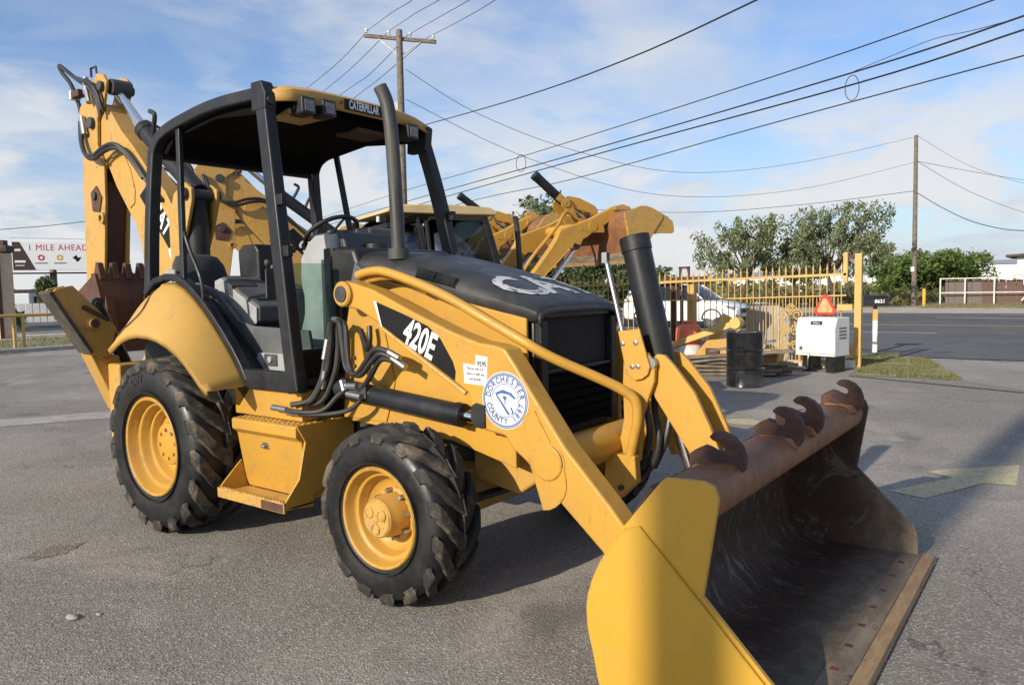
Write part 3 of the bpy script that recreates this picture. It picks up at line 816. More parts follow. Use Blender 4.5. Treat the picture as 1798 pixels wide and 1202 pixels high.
fr_.build('grille_frame', 'grille_black', grille, bevel=0.008)

# ---- exhaust stack
ex = MB()
exp = [(1.700, -0.36, 1.86), (1.690, -0.36, 2.20), (1.672, -0.36, 2.55), (1.655, -0.362, 2.72), (1.638, -0.372, 2.82), (1.612, -0.392, 2.895)]
ex.tube(exp, 0.043, 28, smooth=5, caps=False)
ex.tube([(p[0], p[1], p[2]) for p in exp[::-1]], 0.038, 28, smooth=5, caps=False)
ex.tube([(1.70, -0.36, 1.84), (1.70, -0.36, 1.905)], 0.066, 24)
ex.build('exhaust_stack', 'exhaust' if 'exhaust' in M else 'black_paint', BH)
pc = MB(); pc.cyl((1.22, -0.10, 1.90), (1.22, -0.10, 1.97), 0.09, 24); pc.build('intake_cap', 'black_plastic', BH, bevel=0.01)

# ---- loader towers
tw = MB()
for s in (-1, 1):
    tw = MB(); tw.prism([(1.40, 0.86), (1.78, 0.86), (1.86, 1.10), (1.80, 1.36), (1.72, 1.62), (1.66, 1.70), (1.56, 1.70), (1.50, 1.62), (1.44, 1.40)], s*0.576, s*0.584); tw.build('loader_tower', 'yellow', BH, bevel=0.003)

# ---- loader arm (near arm outline read on the plane y = -0.72)
arm_out = [(1.545, 1.665), (1.60, 1.712), (1.70, 1.690), (1.84, 1.655), (2.14, 1.535), (2.44, 1.425), (2.62, 1.372), (2.72, 1.362), (2.79, 1.345), (2.85, 1.270),
           (2.95, 1.135), (3.14, 0.885), (3.38, 0.640), (3.53, 0.470), (3.60, 0.34), (3.54, 0.255), (3.44, 0.29), (3.335, 0.415), (3.07, 0.640), (2.91, 0.785),
           (2.83, 0.840), (2.78, 0.900), (2.68, 0.915), (2.60, 0.925), (2.565, 0.965), (2.56, 1.04), (2.54, 1.105), (2.25, 1.265), (1.92, 1.440), (1.72, 1.535), (1.60, 1.555), (1.545, 1.60)]
arms = []
for s in (-1, 1):
    a = MB().prism(arm_out, s*0.585, s*0.72)
    ao = a.build('loader_arm', 'yellow', BH, bevel=0.016, seg=3)
    arms.append(ao)
    pb = MB()
    y0 = s*0.72
    pb.lathe([(0.075, 0.0), (0.075, 0.018), (0.066, 0.026), (0.0, 0.026)] if s > 0 else [(0.075, 0.0), (0.075, -0.018), (0.066, -0.026), (0.0, -0.026)], c=(1.60, y0, 1.632), n=32)
    pb.build('pivot_boss', 'yellow', ao, angle=40)
    pn = MB().lathe([(0.048, 0), (0.048, s*0.034), (0.0, s*0.036)], c=(1.60, y0, 1.632), n=28); pn.build('pivot_pin', 'grey_dark', ao)
    bs = MB().lathe([(0.088, 0), (0.088, s*0.010), (0.082, s*0.014), (0.0, s*0.014)], c=(3.04, y0, 0.80), n=36); bs.build('tube_cap', 'yellow', ao, angle=25); MB().lathe([(0.091, 0), (0.091, s*0.004), (0.10, s*0.004), (0.10, 0)], c=(3.04, y0, 0.80), n=36).build('cap_weld', 'yellow_worn', ao)
    rp = MB().prism([(2.90, 1.02), (2.97, 1.05)]+[(3.0+0.150*math.cos(R(t)), 0.80+0.150*math.sin(R(t))-0.09) for t in range(35, -100, -15)]+[(2.93, 0.80)], y0, y0+s*0.006)
    rp.build('wear_plate', 'yellow', ao, bevel=0.002)
    bd = MB().tube([(1.93, y0+s*0.006, 1.430), (2.25, y0+s*0.006, 1.258), (2.535, y0+s*0.006, 1.105)], 0.012, 8); bd.build('hydraulic_line', 'yellow_worn', ao)
    lug = MB().prism([(2.565, 0.97), (2.60, 0.93), (2.66, 0.935), (2.66, 1.05), (2.60, 1.06), (2.57, 1.04)], y0, y0+s*0.012); lug.build('pin_plate', 'black_plastic', ao, bevel=0.003)
near = arms[0]
# 420E decal
dk = MB().add([(1.872, -0.7215, 1.585), (1.90, -0.7215, 1.455), (2.455, -0.7215, 1.165), (2.462, -0.7215, 1.215), (2.445, -0.7215, 1.265), (2.36, -0.7215, 1.385), (2.27, -0.7215, 1.452), (2.10, -0.7215, 1.512)], [tuple(range(8))])
dk.build('model_decal', 'ink', near, smooth=False)
wk = MB().add([(1.848, -0.7218, 1.592), (1.872, -0.7218, 1.585), (1.915, -0.7218, 1.440), (1.902, -0.7218, 1.448)], [(0, 1, 2, 3)]); wk.build('decal_stripe', 'white_print', near, smooth=False)
tt = text_mb('420E', 0.205, 0.0055, 0.60)
# lettering leans with the decal
ang = R(-24)
tt.xf(frame((2.205, -0.7235, 1.375), (math.cos(ang), 0, math.sin(ang)), (0.06, 0, 1)))
tt.build('model_lettering', 'white_print', near, smooth=False)
# county seal
sc_ = (2.787, -0.7218, 1.085)
def disc(r0, r1, c, y, mt, name, par, n=48):
    mb = MB()
    v, f = [], []
    for i in range(n):
        t = 2*math.pi*i/n
        v += [(c[0]+r0*math.cos(t), y, c[2]+r0*math.sin(t)), (c[0]+r1*math.cos(t), y, c[2]+r1*math.sin(t))]
    for i in range(n):
        j = (i+1) % n; f.append((2*i, 2*j, 2*j+1, 2*i+1))
    return mb.add(v, f).build(name, mt, par, smooth=False)
disc(0.0001, 0.146, sc_, -0.7218, 'white_print', 'seal_decal', near)
disc(0.127, 0.142, sc_, -0.7226, 'blue_print', 'seal_ring', near)
disc(0.1345, 0.1365, sc_, -0.7232, 'white_print', 'seal_ring', near)
disc(0.082, 0.086, sc_, -0.7226, 'blue_print', 'seal_ring', near)
def seal_text(txt, a0, a1, r, size, outward=True):
    mb = MB()
    for i, c in enumerate(txt):
        if c == ' ': continue
        a = R(a0+(a1-a0)*i/(len(txt)-1))
        t = text_mb(c, size, 0.0016, 0.85)
        rd = Vector((math.cos(a), 0, math.sin(a)))
        tg = Vector((math.sin(a), 0, -math.cos(a)))
        if not outward: rd, tg = -rd, -tg
        t.xf(frame(Vector(sc_)+Vector((math.cos(a), 0, math.sin(a)))*r+Vector((0, -0.0010, 0)), tg, rd))
        mb.add(t.v, t.f)
    mb.build('seal_lettering', 'blue_print', near, smooth=False)
seal_text('DORCHESTER', 165, 12, 0.106, 0.045)
seal_text('COUNTY 1897', 196, 348, 0.106, 0.042, outward=False)
em = MB()
def sl(pts): em.add([(sc_[0]+x*1.2, -0.7228, sc_[2]+z*1.2) for x, z in pts], [tuple(range(len(pts)))])
sl([(-0.052, 0.030), (-0.010, 0.046), (0.035, 0.034), (0.058, 0.012), (0.050, 0.008), (0.020, 0.026), (-0.02, 0.030), (-0.045, 0.020)])
sl([(-0.050, 0.022), (-0.038, 0.020), (0.028, -0.058), (0.014, -0.060)])
sl([(0.026, -0.030), (0.036, -0.026), (0.046, -0.050), (0.030, -0.056), (0.036, -0.044)])
sl([(-0.004, 0.022), (0.012, 0.014), (0.004, 0.002), (0.002, -0.018), (-0.003, -0.018), (-0.002, 0.002), (-0.014, 0.012)])
em.build('seal_emblem', 'blue_print', near, smooth=False)
# auction sticker
sk = MB().add([(2.515, -0.7216, 1.262), (2.522, -0.7216, 1.158), (2.672, -0.7216, 1.150), (2.680, -0.7216, 1.300), (2.602, -0.7216, 1.308), (2.598, -0.7216, 1.256)], [(0, 1, 2, 3, 4, 5)])
sk.build('auction_sticker', 'white_print', near, smooth=False)
stx = MB()
for txt, x, z, h, b in (('9595', 2.642, 1.262, 0.036, 0.0008), ('This lot sold as is,', 2.598, 1.236, 0.0195, 0.0002), ('where is with any', 2.598, 1.209, 0.0195, 0.0002), ('and all faults.', 2.598, 1.182, 0.0195, 0.0002)):
    t = text_mb(txt, h, b, 0.84).xf(frame((x, -0.7230, z), (1, 0, -0.03), (0, 0, 1))); stx.add(t.v, t.f)
stx.build('sticker_lettering', 'ink', near, smooth=False)

# torque tube, brackets
tq = MB().cyl((3.04, -0.60, 0.80), (3.04, 0.60, 0.80), 0.095, 36); tq.build('torque_tube', 'yellow', BH)
bk = MB()
bkp = [(3.10, 0.72), (3.245, 0.72), (3.262, 0.97), (3.330, 1.15), (3.335, 1.235), (3.29, 1.30), (3.20, 1.30), (3.150, 1.25), (3.145, 1.13), (3.150, 0.94)]
for y in (-0.155, 0.125): MB().prism(bkp, y, y+0.03).build('lever_bracket', 'yellow', BH, bevel=0.006)
ip = MB().prism([(3.13, 1.408), (3.255, 1.425), (3.315, 1.225), (3.302, 1.185), (3.268, 1.160), (3.23, 1.152), (3.195, 1.168), (3.172, 1.20), (3.165, 1.24)], -0.175, -0.158)
ipo = ip.build('indicator_plate', 'yellow', BH, bevel=0.004)
pb = MB()
for x, z in ((3.215, 1.225), (3.248, 1.228), (3.160, 1.345), (3.235, 1.352)): pb.lathe([(0.013, 0), (0.013, -0.006), (0, -0.008)], c=(x, -0.175, z), n=10)
pb.build('bolt', 'steel', ipo)
# bent tilt lever, two plates
lv_pts = [(3.290, 1.255), (3.325, 1.290), (3.370, 1.285), (3.420, 1.235), (3.530, 1.105), (3.612, 0.940), (3.675, 0.80), (3.665, 0.70), (3.60, 0.66), (3.53, 0.70), (3.500, 0.795), (3.420, 0.905), (3.312, 1.060), (3.298, 1.100), (3.325, 1.190)]
for y in (-0.115, 0.085):
    MB().prism(lv_pts, y, y+0.03).build('tilt_lever', 'yellow', BH, bevel=0.005)
MB().cyl((3.31, -0.16, 1.245), (3.31, 0.155, 1.245), 0.03, 16).build('lever_pin', 'steel', BH)
# tilt cylinder
a_, b_ = Vector((3.138, 0, 1.915)), Vector((3.300, 0, 1.215))
dd = (b_-a_).normalized()
tcy = MB().cyl(a_+dd*0.07, b_, 0.078, 32); tcy.cyl(a_, a_+dd*0.085, 0.083, 32); tcy.cyl(b_, b_+dd*0.12, 0.062, 24)
tco = tcy.build('tilt_cylinder', 'black_paint', BH, bevel=0.006)
MB().cyl(b_+dd*0.1, (3.475, 0, 0.63), 0.032, 20).build('cylinder_rod', 'chrome', tco)
rod = MB().cyl((3.03, -0.12, 1.80), (3.145, -0.15, 1.40), 0.014, 10); rod.box(3.012, 3.045, -0.138, -0.10, 1.77, 1.83)
rod.cyl((3.145, -0.15, 1.40), (3.16, -0.155, 1.30), 0.02, 10)
rod.build('level_indicator_rod', 'steel', BH, bevel=0.003)
# guard tube from the arm round to the lever
gt = MB().tube([(1.60, -0.61, 1.742), (1.70, -0.605, 1.762), (1.836, -0.60, 1.756), (2.107, -0.60, 1.678), (2.33, -0.60, 1.597), (2.531, -0.59, 1.502), (2.772, -0.56, 1.381), (2.869, -0.52, 1.319), (2.952, -0.46, 1.265), (3.112, -0.33, 1.17), (3.21, -0.255, 1.105), (3.258, -0.225, 1.05), (3.262, -0.213, 0.95), (3.235, -0.205, 0.84), (3.20, -0.20, 0.70)], 0.027, 16, smooth=4)
gto = gt.build('hydraulic_tube', 'yellow', BH)
tb = MB().prism([(3.06, 0.60), (3.16, 0.52), (3.26, 0.62), (3.25, 0.76), (3.08, 0.76)], -0.225, -0.165); tb.build('tube_clamp', 'yellow', gto, bevel=0.008)
tbb = MB().lathe([(0.016, 0), (0.016, -0.012), (0, -0.014)], c=(3.17, -0.225, 0.585), n=8); tbb.build('clamp_bolt', 'grey_dark', gto)
t2 = MB().tube([(1.60, -0.56, 1.71), (1.80, -0.545, 1.735), (1.95, -0.535, 1.700), (2.10, -0.52, 1.64)], 0.028, 12, smooth=3); t2.build('hydraulic_tube', 'yellow', BH)
br = MB().prism([(1.52, 1.70), (1.60, 1.70), (1.62, 1.78), (1.56, 1.82)], -0.60, -0.56); br.build('tube_bracket', 'grey_mid', BH, bevel=0.005)
# lift cylinders
for s in (-1, 1):
    lc = MB().cyl((1.50, s*0.655, 1.055), (2.42, s*0.655, 0.975), 0.058, 28); lc.cyl((2.40, s*0.655, 0.977), (2.46, s*0.655, 0.972), 0.063, 28); lc.cyl((1.46, s*0.655, 1.06), (1.53, s*0.655, 1.053), 0.064, 28)
    lo = lc.build('lift_cylinder', 'black_paint', BH, bevel=0.004)
    MB().cyl((2.45, s*0.655, 0.973), (2.64, s*0.655, 0.957), 0.033, 18).build('cylinder_rod', 'chrome', lo)
# hoses by the tower
hs = [
 [(1.28, -0.80, 0.965), (1.36, -0.78, 1.0), (1.43, -0.74, 1.15), (1.45, -0.72, 1.30), (1.46, -0.71, 1.42), (1.50, -0.72, 1.475), (1.57, -0.735, 1.45), (1.60, -0.745, 1.32), (1.63, -0.75, 1.20), (1.72, -0.755, 1.165), (1.80, -0.75, 1.24), (1.88, -0.745, 1.315), (1.99, -0.735, 1.30)],
 [(1.30, -0.77, 0.95), (1.40, -0.74, 0.99), (1.475, -0.71, 1.15), (1.49, -0.69, 1.30), (1.50, -0.69, 1.43), (1.54, -0.70, 1.468), (1.60, -0.72, 1.43), (1.625, -0.735, 1.30), (1.66, -0.745, 1.185), (1.75, -0.75, 1.16), (1.83, -0.745, 1.23), (1.91, -0.74, 1.29), (2.0, -0.73, 1.27)],
 [(1.62, -0.70, 1.05), (1.70, -0.71, 1.06), (1.80, -0.72, 1.15), (1.90, -0.725, 1.255), (2.02, -0.73, 1.25)],
 [(1.44, -0.70, 1.46), (1.42, -0.72, 1.30), (1.40, -0.75, 1.12), (1.33, -0.79, 0.99), (1.20, -0.83, 0.955)],
 [(1.64, -0.64, 1.42), (1.66, -0.63, 1.34), (1.70, -0.64, 1.30), (1.73, -0.65, 1.36), (1.72, -0.64, 1.44)],
 [(1.05, -0.84, 0.925), (1.25, -0.83, 0.915), (1.42, -0.77, 0.93), (1.52, -0.73, 1.02), (1.60, -0.715, 1.07)],
 [(1.18, -0.82, 0.90), (1.38, -0.79, 0.90), (1.58, -0.74, 0.93), (1.68, -0.72, 0.98), (1.74, -0.70, 1.05), (1.80, -0.69, 1.03)]]
for i, h in enumerate(hs):
    MB().tube(h, 0.017 if i < 5 else 0.015, 10, smooth=5).build('hydraulic_hose', 'hose', BH)
ft = [((1.425, -0.745, 1.24), (1.445, -0.73, 1.36)), ((1.405, -0.75, 1.06), (1.425, -0.742, 1.17)), ((1.98, -0.736, 1.302), (2.06, -0.733, 1.27)), ((2.0, -0.73, 1.268), (2.10, -0.73, 1.22)),
      ((1.02, -0.84, 0.925), (1.16, -0.835, 0.92)), ((1.15, -0.82, 0.90), (1.26, -0.81, 0.90)), ((1.60, -0.735, 1.085), (1.70, -0.735, 1.09)), ((1.62, -0.74, 1.04), (1.74, -0.74, 1.03)), ((1.58, -0.745, 1.12), (1.60, -0.745, 1.06)), ((1.49, -0.715, 1.48), (1.55, -0.73, 1.475))]
for a, b in ft:
    MB().cyl(a, b, 0.020, 8).build('hose_fitting', 'steel', BH)
MB().box(1.60, 1.76, -0.725, -0.675, 1.015, 1.10).build('valve_block', 'grey_dark', BH, bevel=0.008)
for x, z in ((1.52, 1.24), (1.52, 1.19)):
    MB().lathe([(0.012, 0), (0.012, -0.012), (0, -0.014)], c=(x, -0.585, z), n=8).build('bolt', 'rust_brown', BH)

# ---- loader bucket
def bezier(p0, p1, p2, p3, n):
    return [tuple(p0[k]*(1-t)**3+3*p1[k]*t*(1-t)**2+3*p2[k]*t*t*(1-t)+p3[k]*t**3 for k in (0, 1)) for t in [i/n for i in range(n+1)]]
inner = [(4.30, 0.038), (4.0, 0.036)]+bezier((3.88, 0.036), (3.60, 0.04), (3.555, 0.33), (3.66, 0.56), 10)+[(3.76, 0.74), (3.85, 0.87)]
outer = [(p[0]-0.0, p[1]-0.024) for p in inner[:2]]+bezier((3.86, 0.006), (3.52, 0.006), (3.515, 0.33), (3.62, 0.57), 10)+[(3.725, 0.76), (3.81, 0.895)]
bs = MB().prism(inner+outer[::-1], -1.165, 1.165)
bshell = bs.build('bucket_shell', 'bucket_rust', BH, angle=30)
fl = None and MB().add([(4.30, -1.16, 0.0405), (4.30, 1.16, 0.0405), (3.98, 1.16, 0.0385), (3.98, -1.16, 0.0385)], [(0, 1, 2, 3)])
# rolled top rim
tr = MB().tube([(3.975, -1.165, 0.850), (3.975, 1.165, 0.850)], 0.085, 28)
tr.prism([(3.83, 0.84), (3.975, 0.84), (3.975, 0.934), (3.875, 0.930)], -1.164, 1.164)
tr.build('top_rim', 'rim_rust', bshell, bevel=0.01)
side = [(3.865, 0.925), (3.885, 0.942), (4.03, 0.948), (4.068, 0.935), (4.086, 0.890), (4.028, 0.525), (4.345, 0.205), (4.362, 0.165), (4.368, 0.010), (3.66, 0.004), (3.60, 0.055), (3.570, 0.18), (3.540, 0.32), (3.548, 0.44), (3.604, 0.575), (3.70, 0.720)]
def rounded(P, i0, i1, k=4):
    Q = [Vector((p[0], p[1], 0)) for p in P]; out = []
    for i in range(len(Q)):
        out.append((Q[i].x, Q[i].y))
        if i0 <= i < i1:
            p0, p1, p2, p3 = Q[i-1], Q[i], Q[(i+1) % len(Q)], Q[(i+2) % len(Q)]
            for j in range(1, k):
                t = j/k
                q = 0.5*((2*p1)+(-p0+p2)*t+(2*p0-5*p1+4*p2-p3)*t*t+(-p0+3*p1-3*p2+p3)*t**3); out.append((q.x, q.y))
    return out
side = rounded(side, 9, 14)
for s in (-1, 1):
    sd = MB().prism(side, s*1.165, s*1.188).build('bucket_side', 'yellow_new' if s < 0 else 'bucket_rust', BH, bevel=0.004)
    wp = MB().prism([(3.715, 0.722), (3.782, 0.746), (4.026, 0.505), (4.335, 0.195), (4.355, 0.160), (4.36, 0.016), (3.665, 0.010), (3.607, 0.06), (3.583, 0.18), (3.543, 0.34), (3.553, 0.44), (3.607, 0.575)], s*1.188, s*1.204) if False else MB().prism(rounded([(3.715, 0.722), (3.782, 0.746), (4.026, 0.505), (4.335, 0.195), (4.355, 0.160), (4.36, 0.016), (3.665, 0.010), (3.607, 0.06), (3.578, 0.18), (3.548, 0.32), (3.556, 0.44), (3.612, 0.575)], 6, 11), s*1.188, s*1.204)
    wp.build('wear_plate', 'yellow_new' if s < 0 else 'bucket_rust', sd, bevel=0.003)
ce = MB().prism([(4.270, 0.044), (4.385, 0.046), (4.385, 0.012), (4.270, 0.012)], -1.195, 1.195); ceo = ce.build('cutting_edge', 'floor_worn', BH, bevel=0.004)
wd = MB().prism([(4.388, 0.052), (4.450, 0.048), (4.458, 0.014), (4.388, 0.010)], -1.20, 1.20); wd.build('edge_strip', 'edge_wood', ceo, bevel=0.004)
for k in range(9):
    y = -0.98+k*0.245
    b4 = MB().box(4.292, 4.325, y-0.018, y+0.018, 0.040, 0.0475); b4.build('edge_bolt', 'rust_brown', ceo, bevel=0.003)
# hooks welded on the top rim: block at the back, claw curling up and over
HK = [(3.818, 0.870), (3.818, 0.953), (3.847, 0.974), (3.876, 0.989), (3.897, 0.984), (3.924, 0.972), (3.948, 0.966), (3.962, 0.972), (3.968, 0.986), (3.962, 1.000), (3.942, 1.010), (3.916, 1.016), (3.902, 1.030),
      (3.920, 1.049), (3.958, 1.050), (3.998, 1.033), (4.030, 1.000), (4.046, 0.955), (4.041, 0.905), (4.018, 0.862)]
def hook(y, dx, dz, th=0.05):
    ho = MB().prism([(p[0]+dx, p[1]+dz) for p in HK], y-th/2, y+th/2).build('hook', 'hook_rust', BH, bevel=0.004)
    MB().prism([(3.835+dx, 0.86+dz), (3.83+dx, 0.905+dz), (3.85+dx, 0.918+dz), (4.0+dx, 0.912+dz), (4.03+dx, 0.86+dz)], y-th/2-0.022, y+th/2+0.022).build('weld_bead', 'rim_rust', ho, bevel=0.012)
hook(-0.80, 0.0, 0.005); hook(-0.15, 0.042, 0.02); hook(0.12, 0.055, 0.035); hook(0.95, 0.058, 0.028)
MB().lathe([(0.022, 0.03), (0.022, -0.022), (0, -0.022)], c=(3.985, -0.15, 1.006), n=18).build('hook_pin', 'rim_rust', BH)
for hp in ([(3.27, -0.06, 1.20), (3.235, -0.07, 1.05), (3.27, -0.09, 0.88), (3.235, -0.08, 0.72), (3.15, -0.07, 0.62)], [(3.29, 0.0, 1.18), (3.26, -0.01, 1.0), (3.30, -0.04, 0.84), (3.27, -0.04, 0.70), (3.17, -0.03, 0.58)], [(3.30, 0.05, 1.2), (3.33, 0.04, 1.0), (3.32, 0.0, 0.82), (3.25, 0.0, 0.66)]):
    MB().tube(hp, 0.019, 10, smooth=5).build('hydraulic_hose', 'hose', BH)
for s in (-1, 1):
    for y0, y1 in ((0.56, 0.58), (0.725, 0.745)): MB().prism([(3.47, 0.22), (3.535, 0.14), (3.56, 0.36), (3.585, 0.50), (3.52, 0.47), (3.46, 0.34)], s*y0, s*y1).build('bucket_hinge', 'yellow_worn', BH, bevel=0.004)
    MB().prism([(3.53, 0.62), (3.60, 0.57), (3.70, 0.77), (3.66, 0.82), (3.55, 0.74)], s*0.055, s*0.035).build('bucket_hinge', 'yellow_worn', BH, bevel=0.004)

# ---- step box with foot step
bx_ = MB()
bx_.prism([(-0.46, 0.84), (-0.895, 0.84), (-0.905, 0.83), (-0.905, 0.77), (-0.868, 0.74), (-0.815, 0.42), (-0.80, 0.368), (-0.46, 0.40)], 0.66, 1.33, 'yz')
tank = bx_.build('step_box', 'yellow', BH, bevel=0.008)
tp = MB()
for i in range(14):
    for j in range(9): tp.lathe([(0.010, 0.0), (0.007, 0.006), (0, 0.006)], c=(0.70+i*0.046, -0.50-j*0.046, 0.8405), axis='z', n=6)
tp.build('tread_dimple', 'yellow_worn', tank, smooth=False)['kind'] = 'stuff'
sp_ = MB().prism([(-0.905, 0.845), (-0.46, 0.845), (-0.46, 0.55), (-0.80, 0.40), (-0.80, 0.33), (-1.0, 0.36), (-1.005, 0.40), (-0.90, 0.52), (-0.845, 0.74)], 1.328, 1.345, 'yz'); sp_.build('end_plate', 'yellow', tank, bevel=0.003)
sp_ = MB().prism([(-0.80, 0.40), (-0.80, 0.34), (-1.0, 0.355), (-1.005, 0.40), (-0.875, 0.52), (-0.84, 0.55)], 0.645, 0.660, 'yz')
sp_.build('end_plate', 'yellow', tank, bevel=0.003)
fs = MB().box(0.645, 1.345, -1.015, -0.80, 0.350, 0.366); fs.box(0.645, 1.345, -1.02, -1.004, 0.335, 0.40)
fs.build('foot_step', 'yellow_worn', tank, bevel=0.003)
ss = MB()
for i in range(22): ss.prism([(0.68+i*0.030, 0.40), (0.695+i*0.030, 0.412), (0.708+i*0.030, 0.40)], -1.018, -1.005)
ss.build('step_teeth', 'yellow_worn', tank)['kind'] = 'stuff'
MB().box(1.12, 1.335, -1.0225, -1.0205, 0.34, 0.392).build('paint_scuff', 'rust_brown', tank, smooth=False)
lk = MB().box(0.93, 0.99, -0.865, -0.845, 0.655, 0.70); lk.cyl((0.945, -0.88, 0.68), (0.975, -0.88, 0.675), 0.012, 8); lk.build('latch', 'steel', tank, bevel=0.004)
ub = MB().prism([(-0.62, 0.846), (-0.80, 0.846), (-0.80, 1.03), (-0.62, 1.03)], 0.55, 1.26, 'yz'); ub.build('cab_mount', 'yellow', BH, bevel=0.006)

# ---- fenders: lofted between the tyre-side arch and the cab-side edge
O = [(0.765, 1.045), (0.70, 1.085), (0.62, 1.15), (0.52, 1.225), (0.42, 1.285), (0.30, 1.335), (0.18, 1.370), (0.06, 1.388), (-0.08, 1.392), (-0.20, 1.380), (-0.30, 1.355), (-0.39, 1.318), (-0.49, 1.262)]
I = [(0.745, 1.045), (0.685, 1.13), (0.60, 1.235), (0.50, 1.34), (0.39, 1.445), (0.28, 1.54), (0.17, 1.62), (0.06, 1.685), (-0.06, 1.725), (-0.20, 1.730), (-0.36, 1.665), (-0.50, 1.54), (-0.66, 1.33)]
for s in (-1, 1):
    rows = []
    for (xo, zo), (xi, zi) in zip(O, I):
        row = []
        row.append((xo*0.975, s*1.118, zo-0.035))
        for k in range(9):
            u = k/8
            # bulge outward: steep near the arch, flat near the cab
            h = 0.45*u+0.55*math.sin(u*math.pi/2)
            y = 1.128-(1.128-0.83)*u
            row.append((xo+(xi-xo)*h, s*y, zo+(zi-zo)*h))
        rows.append(row)
    fo = MB().loft(rows).build('fender', 'yellow_fender', BH, angle=60, solid=0.014)
    if s < 0:
        def fp_(t, u):
            i = min(int(t), len(rows)-2); f_ = t-i; j = min(int(u), 8); g_ = u-j
            A_ = Vector(rows[i][j]).lerp(Vector(rows[i][j+1]), g_); B_ = Vector(rows[i+1][j]).lerp(Vector(rows[i+1][j+1]), g_)
            return A_.lerp(B_, f_)
        MB().tube([q_+Vector((0, -0.005, 0.007)) for q_ in (fp_(9.7, 9.0), fp_(9.3, 7.0), fp_(8.9, 5.0), fp_(8.8, 3.6), fp_(9.2, 2.6), fp_(10.2, 2.1), fp_(11.2, 1.9))], 0.0085, 6, smooth=4).build('panel_seam', 'rust_brown', fo)
inl = MB()
for s in (-1, 1):
    inl = MB(); inl.prism([(0.74, 1.04), (0.5, 1.26), (0.2, 1.50), (-0.1, 1.58), (-0.4, 1.48), (-0.62, 1.25), (-0.62, 0.9), (0.6, 0.9)], s*0.80, s*0.62); inl.build('wheel_well', 'grille_black', BH)
# ---- canopy frame
def sweep_rect(pts, w, h, upv):
    """rectangular tube along a polyline; w across upv, h along upv"""
    P = [Vector(p) for p in pts]; rows = []
    U = Vector(upv)
    for i in range(len(P)):
        d = (P[min(i+1, len(P)-1)]-P[max(i-1, 0)]).normalized()
        sd = d.cross(U).normalized(); u = sd.cross(d).normalized()
        rows.append([P[i]+sd*w/2+u*h/2, P[i]-sd*w/2+u*h/2, P[i]-sd*w/2-u*h/2, P[i]+sd*w/2-u*h/2])
    mb = MB().loft(rows, closed=True); n = len(rows)
    mb.f += [(3, 2, 1, 0), (n*4-4, n*4-3, n*4-2, n*4-1)]
    return mb
def smooth_path(P, k=5):
    P = [Vector(p) for p in P]; Q = []
    for i in range(len(P)-1):
        p0, p1, p2, p3 = P[max(i-1, 0)], P[i], P[i+1], P[min(i+2, len(P)-1)]
        for j in range(k):
            t = j/k
            Q.append(0.5*((2*p1)+(-p0+p2)*t+(2*p0-5*p1+4*p2-p3)*t*t+(-p0+3*p1-3*p2+p3)*t**3))
    return Q+[P[-1]]
for s in (-1, 1):
    fp = [(1.262, s*0.825, 1.03), (1.20, s*0.815, 1.40), (1.10, s*0.79, 1.98), (1.00, s*0.755, 2.45), (0.90, s*0.715, 2.84)]
    po = sweep_rect(smooth_path(fp), 0.085, 0.105, (1, 0, 0)).build('front_post', 'black_paint', BH, bevel=0.014, seg=3)
    for x, y, z in ((1.085, 0.80, 2.22), (1.145, 0.815, 1.90)):
        MB().box(x, x+0.075, s*(y-0.03), s*(y+0.01), z-0.035, z+0.035).build('hinge', 'black_paint', po, bevel=0.006)
    rp = [(-0.47, s*0.80, 1.66), (-0.47, s*0.775, 2.10), (-0.46, s*0.735, 2.60), (-0.43, s*0.722, 2.745), (-0.30, s*0.715, 2.835), (0.03, s*0.71, 2.895), (0.40, s*0.71, 2.925), (0.88, s*0.71, 2.915)]
    sweep_rect(smooth_path(rp), 0.08, 0.085, (0, 1, 0)).build('roof_frame', 'black_paint', BH, bevel=0.014, seg=3)
    mpz = [(-0.13, s*0.715, 2.86), (-0.06, s*0.765, 2.30), (0.02, s*0.82, 1.70)]
    sweep_rect(mpz, 0.035, 0.05, (1, 0, 0)).build('door_post', 'black_paint', BH, bevel=0.008)
    # curved lower frame following the fender
    lp = [(-0.50, s*0.815, 1.66), (-0.36, s*0.815, 1.745), (-0.20, s*0.815, 1.775), (-0.05, s*0.815, 1.765), (0.06, s*0.815, 1.725), (0.17, s*0.815, 1.66), (0.28, s*0.815, 1.58), (0.39, s*0.815, 1.485), (0.50, s*0.815, 1.38), (0.60, s*0.815, 1.275), (0.685, s*0.815, 1.17), (0.745, s*0.815, 1.07)]
    sweep_rect(lp, 0.05, 0.07, (0, 1, 0)).build('door_frame', 'black_paint', BH, bevel=0.012, seg=3)
    MB().box(0.70, 1.30, s*0.845, s*0.775, 1.03, 1.155).build('door_sill', 'black_paint', BH, bevel=0.012)
    hr = MB().tube([(0.02, s*0.80, 2.08), (0.06, s*0.82, 2.07), (0.12, s*0.825, 1.96), (0.24, s*0.83, 1.78), (0.27, s*0.83, 1.66), (0.27, s*0.83, 1.52)], 0.013, 10, smooth=3)
    hr.build('grab_rail', 'black_paint', BH)
